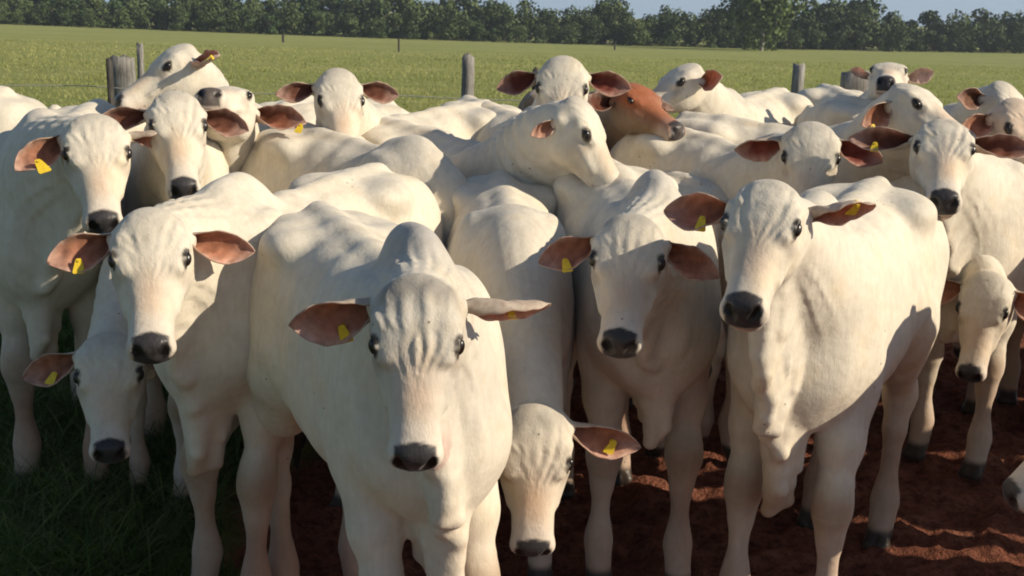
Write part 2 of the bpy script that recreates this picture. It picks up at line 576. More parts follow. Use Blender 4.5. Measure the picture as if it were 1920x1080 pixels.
    for j in range(M):
        a = j / (M - 1)
        drop = dw * np.interp(a, [0, .15, .45, .75, 1], [.015, .10 if dw > 1.3 else .06, .17 if dw > 1.3 else .13, .20, .20])
        drop *= 1 + .10 * math.sin(j * 1.3 + c['seed'])
        wob = .026 * math.sin(j * 2.1 + c['seed'] * 2) * a * (0.5 + 0.5 * dw)
        dirn = nrm(-upi[j] * (1 - .45 * a) + grav * (.35 + .6 * a))
        s0 = cen[j] - upi[j] * rui[j] * .72
        s1 = cen[j] - upi[j] * rui[j] * .96 + dirn * drop + sdi[j] * wob
        low.append((s0, s1))
    L3 = np.array([0, 0, LIFT])
    bl = [(np.array(a) * sb + L3, np.array(b) * sb + L3) for a, b in (
        ((.47, 0, .78), (.50, .020, .66 - .14 * dw)), ((.46, 0, .70), (.475, -.020, .62 - .17 * dw)), ((.42, 0, .68), (.42, .020, .60 - .14 * dw)),
        ((.37, 0, .67), (.35, -.012, .60 - .085 * dw)), ((.28, 0, .66), (.26, .006, .61 - .04 * dw)))]
    low += bl
    for j in range(len(low) - 1):
        (a0, a1), (b0, b1) = low[j], low[j + 1]
        for f_ in (0.0, 0.5):
            p0, p1 = a0 * (1 - f_) + b0 * f_, a1 * (1 - f_) + b1 * f_
            Nk.append(Cap(p0, p1, .056, .013, 0.04))
            if dw > .75:
                for q_ in (1, -1):
                    ds = np.array([0, q_ * .040, 0]); Nk.append(Cap(p0 + ds * .6, p0 + (p1 - p0) * (.50 + .12 * math.sin(j * 1.7 + q_)) + ds, .040, .012, .022))
        for lv, rr in ((1.0, .014), (.8, .018), (.6, .024), (.4, .032), (.2, .042)):
            Nk.append(Cap(a0 * (1 - lv) + a1 * lv, b0 * (1 - lv) + b1 * lv, rr, rr, 0.022))
    # ---- head (head units)
    HA, HS = head_prims(c.get('dome', 1.0))
    wr = c.get('wrinkle', .0024) if c['voxel'] < .0095 else 0.0

    lids = []
    for s_ in (1, -1):
        fl = np.array([1, s_, 1])
        ea = nrm(np.array([1.0, 0, -.38]) - EYE_N * (np.array([1.0, 0, -.38]) @ EYE_N)); eb = np.cross(EYE_N, ea)
        if eb[2] < 0: eb = -eb
        E0, E1, E2 = EYE_P - ea * .030 + EYE_N * .001, EYE_P + eb * .0150 + EYE_N * .002, EYE_P + ea * .034 - EYE_N * .001
        L1 = EYE_P - eb * .0155 - EYE_N * .001
        lids += [Cap(E0 * fl, E1 * fl, .004, .0055, .008), Cap(E1 * fl, E2 * fl, .0055, .003, .008), Cap(E0 * fl, L1 * fl, .003, .004, .010), Cap(L1 * fl, E2 * fl, .004, .003, .010)]
    HA = HA + lids

    def head_eval(P):
        Q = to_head(P)
        d = np.full(len(Q), 1e3)
        for p in HA: d = smin(d, p.f(Q), p.k)
        if wr:
            m_ = np.clip((.27 - Q[:, 0]) / .12, 0, 1) * np.clip(Q[:, 2] / .04, 0, 1) * np.clip((Q[:, 0] + .03) / .06, 0, 1)
            ya = np.abs(Q[:, 1]); wd = .040 + .34 * np.maximum(.24 - Q[:, 0], 0)
            ph = 16 * ya / wd + .8 * np.sin(Q[:, 1] * 60 + c['seed']) + 1.6 * np.sin(Q[:, 0] * 23 + c['seed'] + 9 * Q[:, 1]) + .6 * np.sin(Q[:, 0] * 61 + c['seed'])
            am = np.clip(.62 + .5 * np.sin(Q[:, 1] * 41 + c['seed'] * 3) + .35 * np.sin(Q[:, 0] * 37 + Q[:, 1] * 19 + c['seed']), 0, 1.2)
            de = np.sqrt((Q[:, 0] - EYE_P[0]) ** 2 + (ya - EYE_P[1]) ** 2 + (Q[:, 2] - EYE_P[2]) ** 2)
            m_ = m_ * np.clip((de - .030) / .025, 0, 1)
            d = d + wr * m_ * am * (np.sin(ph) * .6 + .4 * np.abs(np.sin(ph * .5)) * 2 - .4)
        for p in HS:
            v = -p.f(Q)
            hh_ = np.maximum(p.k - np.abs(d - v), 0) / p.k
            d = np.maximum(d, v) + hh_ * hh_ * p.k * .25
        return d * sh

    hc = Ho + Hm.T @ (np.array([.21, 0, -.03]) * sh); hR = .31 * sh
    seed = c['seed']

    def evaluate(P, cen_b=None, rb=0.0):
        """P: (nb, m, 3) points by block; cen_b block centres"""
        nb, m_, _ = P.shape
        D = np.full((nb, m_), 1e3, np.float64)
        def run(p, f, k, PP=P, cc_=cen_b):
            if cc_ is not None:
                msk = np.linalg.norm(cc_ - getattr(p, 'cc', p.c), axis=1) < p.R + rb + k + .02
                if not msk.any(): return
            else: msk = slice(None)
            X = PP[msk].reshape(-1, 3)
            v = f(X).reshape(-1, m_)
            D[msk] = smin(D[msk], v, k)
        PW = P.copy(); PW[..., 2] = unlift(P[..., 2], sb)
        cw = None
        if cen_b is not None: cw = cen_b.copy(); cw[:, 2] = unlift(cen_b[:, 2], sb)
        for p in B: run(p, lambda X, p=p: p.f(X / sb) * sb, p.k, PW, cw)
        # soft unevenness of the trunk (ribs, muscle)
        D[:] = D + .0035 * np.sin(P[..., 0] * 21 + seed) * np.sin(P[..., 2] * 13 + seed * 2 + P[..., 0] * 4) * (P[..., 2] > .5) \
                 + .0020 * np.sin(P[..., 0] * 47 + P[..., 2] * 9 + seed) * (P[..., 2] > .6) \
                 + .0028 * np.sin(P[..., 0] * 78 + 3 * np.sin(P[..., 2] * 5)) * np.exp(-((P[..., 0] + .12) / .22) ** 2) * np.exp(-((P[..., 2] - 1.12) / .20) ** 2) \
                 + .004 * np.sin(P[..., 0] * 9 + P[..., 2] * 27 + seed * 3) * np.exp(-((P[..., 0] + .42) / .12) ** 2) * np.exp(-((P[..., 2] - .88) / .14) ** 2)
        for p in Nk: run(p, p.f, p.k)
        class _H: pass
        q = _H(); q.c = hc; q.R = hR
        run(q, head_eval, .035)
        D = np.maximum(D, -P[..., 2] + .001)   # flat soles
        return D

    # ---- block grid
    lo = np.minimum(np.array([-.95, -.36, -.02]) * sb, hc - hR * .98)
    hi = np.maximum(np.array([.72, .36, 1.62]) * sb, hc + hR * .98)
    lo = np.minimum(lo, pts.min(0) - .24); hi = np.maximum(hi, pts.max(0) + .22)
    lo[2] = -.02
    nB = 8
    nblk = np.ceil((hi - lo) / (h * nB)).astype(int)
    bi = np.stack(np.meshgrid(*[np.arange(n) for n in nblk], indexing='ij'), -1).reshape(-1, 3)
    bc = lo + (bi * nB + (nB - 1) / 2) * h
    hd = math.sqrt(3) * nB * h / 2
    Dc = evaluate(bc[:, None, :])[:, 0]
    act = np.abs(Dc) < hd * 1.25 + .012
    G = np.where(Dc < 0, -1.0, 1.0).astype(np.float32)
    dense = np.repeat(np.repeat(np.repeat(G.reshape(nblk), nB, 0), nB, 1), nB, 2)
    off = np.stack(np.meshgrid(*[np.arange(nB)] * 3, indexing='ij'), -1).reshape(-1, 3) * h
    ab, ac = bi[act], bc[act]
    d6 = dense.reshape(nblk[0], nB, nblk[1], nB, nblk[2], nB)
    CH = 256
    for s0 in range(0, len(ab), CH):
        b_, c_ = ab[s0:s0 + CH], ac[s0:s0 + CH]
        P = (lo + b_ * nB * h)[:, None, :] + off[None]
        v = evaluate(P, c_, hd).astype(np.float32).reshape(-1, nB, nB, nB)
        d6[b_[:, 0], :, b_[:, 1], :, b_[:, 2], :] = v
    V, Q = surface_nets(dense, lo, h)
    # keep only the largest piece is not needed: the parts all touch
    hp = to_head(V)
    inh = ((hp[:, 0] < .24) | (np.abs(hp[:, 1]) < .082)) & (hp[:, 0] > -.10) & (np.abs(hp[:, 1]) < .16) & (hp[:, 2] > -.17) & (hp[:, 2] < .13) & (hp[:, 0] < .56)
    Vu = V.copy(); Vu[:, 2] = unlift(V[:, 2], sb)
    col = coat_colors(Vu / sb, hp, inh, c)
    hpo = np.where(inh[:, None], hp, np.array([1.0, 0, -1.0]))
    return V, Q, col, hpo


def surface_nets(D, lo, h):
    S = D < 0
    n = np.zeros(tuple(np.array(D.shape) - 1), np.uint8)
    sl = [slice(None, -1), slice(1, None)]
    for a in (0, 1):
        for b in (0, 1):
            for c in (0, 1): n += S[sl[a], sl[b], sl[c]]
    actv = (n > 0) & (n < 8)
    I = np.argwhere(actv).astype(np.int32)
    idx = np.full(actv.shape, -1, np.int32)
    idx[I[:, 0], I[:, 1], I[:, 2]] = np.arange(len(I))
    cor = [(a, b, c) for a in (0, 1) for b in (0, 1) for c in (0, 1)]
    val = [D[I[:, 0] + a, I[:, 1] + b, I[:, 2] + c].astype(np.float64) for a, b, c in cor]
    acc = np.zeros((len(I), 3)); cnt = np.zeros(len(I))
    for i in range(8):
        for j in range(i + 1, 8):
            df = [cor[j][k] - cor[i][k] for k in range(3)]
            if sum(map(abs, df)) != 1: continue
            m = (val[i] < 0) != (val[j] < 0)
            t = val[i] / np.where(m, val[i] - val[j], 1.0)
            p = np.array(cor[i], float)[None] + t[:, None] * np.array(df, float)[None]
            acc += np.where(m[:, None], p, 0); cnt += m
    V = lo + (I + acc / cnt[:, None]) * h
    quads = []
    for ax in range(3):
        s0 = [slice(None)] * 3; s1 = [slice(None)] * 3
        s0[ax] = slice(None, -1); s1[ax] = slice(1, None)
        A, Bv = S[tuple(s0)], S[tuple(s1)]
        E = np.argwhere(A != Bv)
        o1, o2 = [(1, 2), (2, 0), (0, 1)][ax]
        sh_ = np.array(actv.shape)
        ok = (E[:, o1] > 0) & (E[:, o2] > 0) & (E[:, o1] < sh_[o1]) & (E[:, o2] < sh_[o2]) & (E[:, ax] < sh_[ax])
        E = E[ok]
        ins = A[E[:, 0], E[:, 1], E[:, 2]]
        def g(da, db):
            F_ = E.copy(); F_[:, o1] -= da; F_[:, o2] -= db
            return idx[F_[:, 0], F_[:, 1], F_[:, 2]]
        q = np.stack([g(1, 1), g(0, 1), g(0, 0), g(1, 0)], 1)
        q[~ins] = q[~ins][:, ::-1]
        quads.append(q)
    Q = np.concatenate(quads)
    Q = Q[(Q >= 0).all(1)]
    return V, Q


def coat_colors(B, hp, inh, c):
    n = len(B)
    base = np.array(c['coat'])
    col = np.tile(base, (n, 1))
    def blend(w, rgb, amt=1.0):
        nonlocal col
        w = np.clip(w, 0, 1)[:, None] * amt
        col = col * (1 - w) + np.array(rgb) * w
    ss = lambda x, a, b: np.clip((x - a) / (b - a), 0, 1) ** 2 * (3 - 2 * np.clip((x - a) / (b - a), 0, 1))
    g = c.get('grey', .35)
    x, y, z = B.T
    nz = .5 + .25 * np.sin(x * 11 + c['seed']) + .25 * np.sin(z * 13 + y * 9 + c['seed'])
    # greyish hump and shoulders, warmer belly and rump
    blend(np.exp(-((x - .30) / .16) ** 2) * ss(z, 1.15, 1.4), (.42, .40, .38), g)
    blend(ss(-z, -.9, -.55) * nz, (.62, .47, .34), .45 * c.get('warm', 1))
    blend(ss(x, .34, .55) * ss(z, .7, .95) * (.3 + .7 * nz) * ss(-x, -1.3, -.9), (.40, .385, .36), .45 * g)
    # lower legs: pink tan skin with red dust, brown knees
    blend(ss(-z, -.52, -.22) * (.5 + .5 * nz), (.36, .20, .13), .88)
    blend(np.exp(-((z - .42) / .07) ** 2) * ss(x, .30, .40) * (x < .6), (.30, .18, .10), .7)
    blend(ss(-z, -.075, -.05), (.045, .030, .022), 1)
    # tail switch
    blend(ss(-z, -.56, -.46) * (x < -.80), (.03, .025, .02), 1)
    # head
    hx, hy, hz = hp.T
    H = inh.astype(float)
    blend(H * np.exp(-((hx - .00) / .055) ** 2) * ss(hz, .0, .05), (.26, .24, .215), min(.9, .85 * g))
    blend(H * np.exp(-((hx - .285) / .09) ** 2) * np.exp(-(hy / .05) ** 2) * ss(hz, -.01, .03), (.66, .44, .29), .55 * c.get('nose_tan', 1))
    blend(H * ss(hx, .32, .39), (.66, .58, .50), .6)
    blend(H * ss(-hz, .03, .07) * ss(hx, .31, .40), (.55, .38, .32), .7)
    for s in (1, -1):
        dv = np.stack([hx, s * hy, hz], 1) - EYE_P
        ea = nrm(np.array([1.0, 0, -.38]))
        la = dv @ ea; dd = np.sqrt(np.maximum((dv * dv).sum(1) - la ** 2, 0) + (la / 1.7) ** 2)
        blend(H * ss(-dd, -.0230, -.0180), (.018, .014, .012), .97)
        dd = np.sqrt(((hx - .20) / 1.6) ** 2 + (hy - s * .095) ** 2 + (hz - .010) ** 2)
        blend(H * ss(-dd, -.035, -.012), (.28, .20, .15), .35)
    w = ss(hx + .25 * (.045 - np.abs(hy)) - .1 * np.maximum(hz, 0), .402, .411) * ss(hz, -.052, -.044) * ss(.049 - np.abs(hy), .0, .006)
    nose = H * w
    blend(nose, c.get('nose', (.042, .039, .041)), 1)
    for s in (1, -1):
        dd = np.sqrt((hx - .452) ** 2 * .6 + (hy - s * .034) ** 2 + (hz - .006) ** 2)
        blend(H * ss(-dd, -.022, -.014), (.006, .005, .005), 1)
    dd = np.abs(hz + .062)
    blend(H * ss(-dd, -.006, -.002) * ss(hx, .33, .36), (.08, .05, .045), .8)
    if 'face' in c:
        blend(H * ss(hz, -.05, .05) * (.7 + .3 * nz), c['face'], .95)
        blend(nose, (.05, .04, .04), 1)
    return np.clip(col, 0, 1)


# ------------------------------------------------------------------ ears, eyes, tags (built in the head's own frame)
def ear_mesh(e, nrmv, L=.218, wid=1.0, curl=1.0, droop=0.0, inner=(.36, .15, .085), outer=(.66, .60, .52), dark=.8):
    e = nrm(e); n = np.asarray(nrmv, float); n = nrm(n - e * (n @ e)); w = np.cross(e, n)
    NU, NV, th = 24, 18, .0045
    lo_s = 1.0 if w[0] > 0 else -1.0
    us = np.linspace(0, 1, NU)
    Wd = np.interp(us, [0, .12, .3, .5, .7, .85, .95, 1], [.070, .070, .074, .080, .070, .046, .021, .003]) * wid * .97
    Kp = np.interp(us, [0, .12, .25, .42, .65, 1], [2.9, 2.5, 1.85, 1.35, 1.05, 1.0]) * curl
    vin, vout = [], []
    cin, cout = [], []
    for i, u in enumerate(us):
        for j in range(NV):
            v = -1 + 2 * j / (NV - 1)
            rho = Wd[i] / Kp[i]
            a = v * Kp[i]
            wig = .0030 * math.sin(u * 13 + v * 3 + L * 90) + .002 * math.sin(u * 29 + v * 5)
            ctr = e * (u * L) + np.array([1., 0, 0]) * droop * u * u * .1
            # the lower edge bulges more than the upper one
            p = ctr + w * (rho * math.sin(a) * (1.0 + .22 * v * lo_s)) + n * (rho * (1 - math.cos(a)) - rho * max(0, 1 - u / .4) - .012 * math.sin(math.pi * u) + wig)
            nn = w * (-math.sin(a)) + n * math.cos(a)
            vin.append(p + nn * th * .5)
            vout.append(p - nn * th * .5 * (1.2 - .4 * u))
            k = abs(v)
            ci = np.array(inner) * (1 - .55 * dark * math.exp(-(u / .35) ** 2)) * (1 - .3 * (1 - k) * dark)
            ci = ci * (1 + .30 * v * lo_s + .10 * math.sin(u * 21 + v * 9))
            edge = max(0, (k - .45) / .55) ** 1.3 * min(1, u * 3) * (.75 + .25 * math.sin(u * 40))
            ci = ci * (1 - .85 * edge) + np.array([.62, .50, .42]) * .85 * edge
            ti = max(0, (u - .62) / .38)
            ci = ci * (1 - .75 * ti) + np.array([.62, .47, .40]) * .75 * ti
            cin.append(ci)
            cout.append(np.array(outer) * (1 - .06 * math.sin(u * 9)))
    V = np.array(vin + vout); C = np.array(cin + cout)
    o = NU * NV; Fq = []
    for i in range(NU - 1):
        for j in range(NV - 1):
            a, b, c2, d = i * NV + j, i * NV + j + 1, (i + 1) * NV + j + 1, (i + 1) * NV + j
            Fq.append((a, d, c2, b)); Fq.append((o + a, o + b, o + c2, o + d))
        for j in (0, NV - 1):
            a, d = i * NV + j, (i + 1) * NV + j
            Fq.append((a, o + a, o + d, d) if j == 0 else (a, d, o + d, o + a))
    i = NU - 1
    for j in range(NV - 1):
        a, b = i * NV + j, i * NV + j + 1
        Fq.append((a, o + a, o + b, b))
    return V, Fq, C, (e, n, w)


def tag_mesh(size=1.0):
    """button on the ear and a flag that hangs from it: local x across, z down is -z, y out of the ear"""
    vs_, fs_ = [], []
    def prism(outline, y0, y1):
        b = len(vs_); k = len(outline)
        for y in (y0, y1):
            for (x, z) in outline: vs_.append((x * size, y * size, z * size))
        fs_.append(tuple(b + i for i in range(k))); fs_.append(tuple(b + k + i for i in reversed(range(k))))
        for i in range(k):
            j = (i + 1) % k
            fs_.append((b + i, b + k + i, b + k + j, b + j))
    prism([(.009 * math.cos(t), .009 * math.sin(t)) for t in np.linspace(0, 2 * math.pi, 13)[:-1]], -.010, .010)
    prism([(.0045 * math.cos(t), .0045 * math.sin(t)) for t in np.linspace(0, 2 * math.pi, 9)[:-1]], .010, .016)
    prism([(-.006, .010), (.006, .010), (.010, .002), (.018, -.040), (.015, -.046), (-.015, -.046), (-.018, -.040), (-.010, .002)], .0105, .0125)
    return vs_, fs_


def ball(n1=16, n2=12):
    V, Fc = [], []
    for i in range(n2 + 1):
        a = math.pi * i / n2
        for j in range(n1):
            b = 2 * math.pi * j / n1
            V.append((math.sin(a) * math.cos(b), math.sin(a) * math.sin(b), math.cos(a)))
    for i in range(n2):
        for j in range(n1):
            k = (j + 1) % n1
            Fc.append((i * n1 + j, (i + 1) * n1 + j, (i + 1) * n1 + k, i * n1 + k))
    return np.array(V), Fc


BALL_V, BALL_F = ball()
EYE_P, EYE_N = find_eye()
print('EYE', EYE_P, EYE_N)

FEET0 = [(0, 0), (-.06, 0), (-.04, 0), (.08, 0)]
CREAM = (.71, .645, .53)


def prep(c):
    """from the picture-space description to a pose in the body's frame"""
    c.setdefault('sb', 1.07); c.setdefault('sh', 1.0); c.setdefault('fat', 1.0); c.setdefault('hump', .6)
    c.setdefault('dewlap', .8); c.setdefault('voxel', .011); c.setdefault('feet', FEET0); c.setdefault('coat', CREAM)
    c.setdefault('roll', 0.0)
    c['seed'] = (sum(ord(ch) * (i + 3) for i, ch in enumerate(c['id'])) % 97) * .37
    rj = random.Random(c['id'])
    c['hx'], c['hy'], c['hz'] = rj.uniform(.93, 1.05), rj.uniform(.94, 1.05), rj.uniform(.93, 1.06)
    c.setdefault('dome', rj.uniform(.5, 1.0))
    wpx, wy = c['w']
    gz = float(ground_z(0, wy))
    x = at_px(wpx, wy, 1.3 * c['sb'] + LIFT + gz)
    a = R(c['phi'])
    hx, hy = math.sin(a), -math.cos(a)           # heading of the body in the world
    rz = math.atan2(hy, hx)
    # the empty stands on the ground under the withers (.27 forward of the body's middle)
    ox, oy = x - hx * .27 * c['sb'], wy - hy * .27 * c['sb']
    gz = float(ground_z(ox, oy))
    c['loc'] = (ox, oy, gz); c['rz'] = rz
    ex, ey, d = c['eyes']
    pe = pix(ex, ey, d)
    back = Vector((-pe.x, -pe.y, 0)).normalized()   # towards the camera
    rgt = Vector((-back.y, back.x, 0)) * 1.0
    if rgt.dot(CR) < 0: rgt = -rgt
    az, p, ro = R(c['az']), R(c['pitch']), R(c['roll'])
    dr = back * math.cos(az) + rgt * math.sin(az)
    xh = dr * math.cos(p) + Vector((0, 0, -1)) * math.sin(p)
    zh = dr * math.sin(p) + Vector((0, 0, 1)) * math.cos(p)
    yh = zh.cross(xh)
    yh, zh = yh * math.cos(ro) + zh * math.sin(ro), zh * math.cos(ro) - yh * math.sin(ro)
    o = pe - (xh * .152 + zh * .055) * c['sh']
    if c.get('eye_side'):       # the given point is that eye and not the middle between both
        o = o - yh * (.09 * c['eye_side']) * c['sh']
    Rb = np.array([[hx, hy, 0], [-hy, hx, 0], [0, 0, 1.0]])
    c['Hm'] = np.array([Rb @ np.array(v) for v in (xh, yh, zh)])
    c['Ho'] = Rb @ (np.array(o) - np.array(c['loc']))
    dist = np.linalg.norm(c['Ho'] - np.array([.33, 0, 1.15]) * c['sb'] - np.array([0, 0, LIFT]))
    print("COW", c['id'], 'loc %.2f %.2f' % (ox, oy), 'neck %.2f' % dist, 'poll z %.2f' % (o.z), 'in body', np.round(c['Ho'], 2))
    return c


def finish(c, res):
    V, Q, col, hp = res
    root = empty(c.get('name', 'cow'), c['loc'], c['rz'])
    tag(root, c['label'], c.get('cat', 'cow'), c.get('group', 'pale humped cattle crowded in front of the fence'))
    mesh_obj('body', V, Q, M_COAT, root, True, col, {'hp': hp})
    Hm, Ho, sh = c['Hm'], c['Ho'], c['sh']
    hs = np.array([.95 * c['hx'], 1.08 * c['hy'], 1.0 * c['hz']]) * sh
    to_b = lambda P: Ho + (np.asarray(P) * hs) @ Hm
    for s in (1, -1):
        en = EYE_N
        ea = nrm(np.array([1.0, 0, -.38]) - en * (np.array([1.0, 0, -.38]) @ en)); eb = np.cross(en, ea)
        ev = (BALL_V[:, :1] * .0215) * ea + (BALL_V[:, 1:2] * .0135) * eb + (BALL_V[:, 2:] * .011) * en + EYE_P + en * .0020
        ev = ev * np.array([1, s, 1])
        fs_ = BALL_F if s > 0 else [f[::-1] for f in BALL_F]
        mesh_obj('eye', [tuple(p) for p in to_b(ev)], fs_, M_EYE, root)
    for s, key in ((1, 'earL'), (-1, 'earR')):       # L, R are the animal's own left and right
        E = dict(d=(.42, 1, -.15), n=(.25, .25, 1), tag=0)
        E.update(c.get(key, {}))
        e = np.array(E['d'], float); e[1] *= s
        n = np.array(E['n'], float); n[1] *= s
        V2, F2, C2, (ee, nn, ww) = ear_mesh(e, n, E.get('L', .195), E.get('wid', 1.0), E.get('curl', 1.0), E.get('droop', 0.0),
                                            c.get('ear_in', (.56, .27, .165)), c.get('ear_out', tuple(np.array(c['coat']) * .88)))
        base = np.array([.030, s * .088, -.012])
        P = to_b(V2 + base)
        eo = mesh_obj('ear', [tuple(p) for p in P], F2, M_EAR, root, True, C2)
        if E['tag']:
            vs_, fs_ = tag_mesh(E.get('tag_size', 1.0) * .88)
            g = Hm @ np.array([0, 0, -1.0])            # down, in head frame
            fz = -g + nn * (nn @ g)                     # hangs within the ear's plane
            fz = nrm(fz if np.linalg.norm(fz) > .2 else ww)
            fx = np.cross(nn, fz)
            tj = random.Random(c['id'] + key).uniform(-.5, .5)
            fz = nrm(fz * math.cos(tj) + np.cross(nn, fz) * math.sin(tj)); fx = np.cross(nn, fz)
            u = E.get('tag_u', .5)
            lw = ww if ww[0] > 0 else -ww
            cp = base + ee * (E.get('L', .195) * u) + nn * .010 + lw * E.get('tag_low', .034)
            W = np.array([cp + fx * v[0] + nn * v[1] + fz * v[2] for v in vs_])
            mesh_obj('ear_tag', [tuple(p) for p in to_b(W)], fs_, M_TAG, eo, False)
    return root


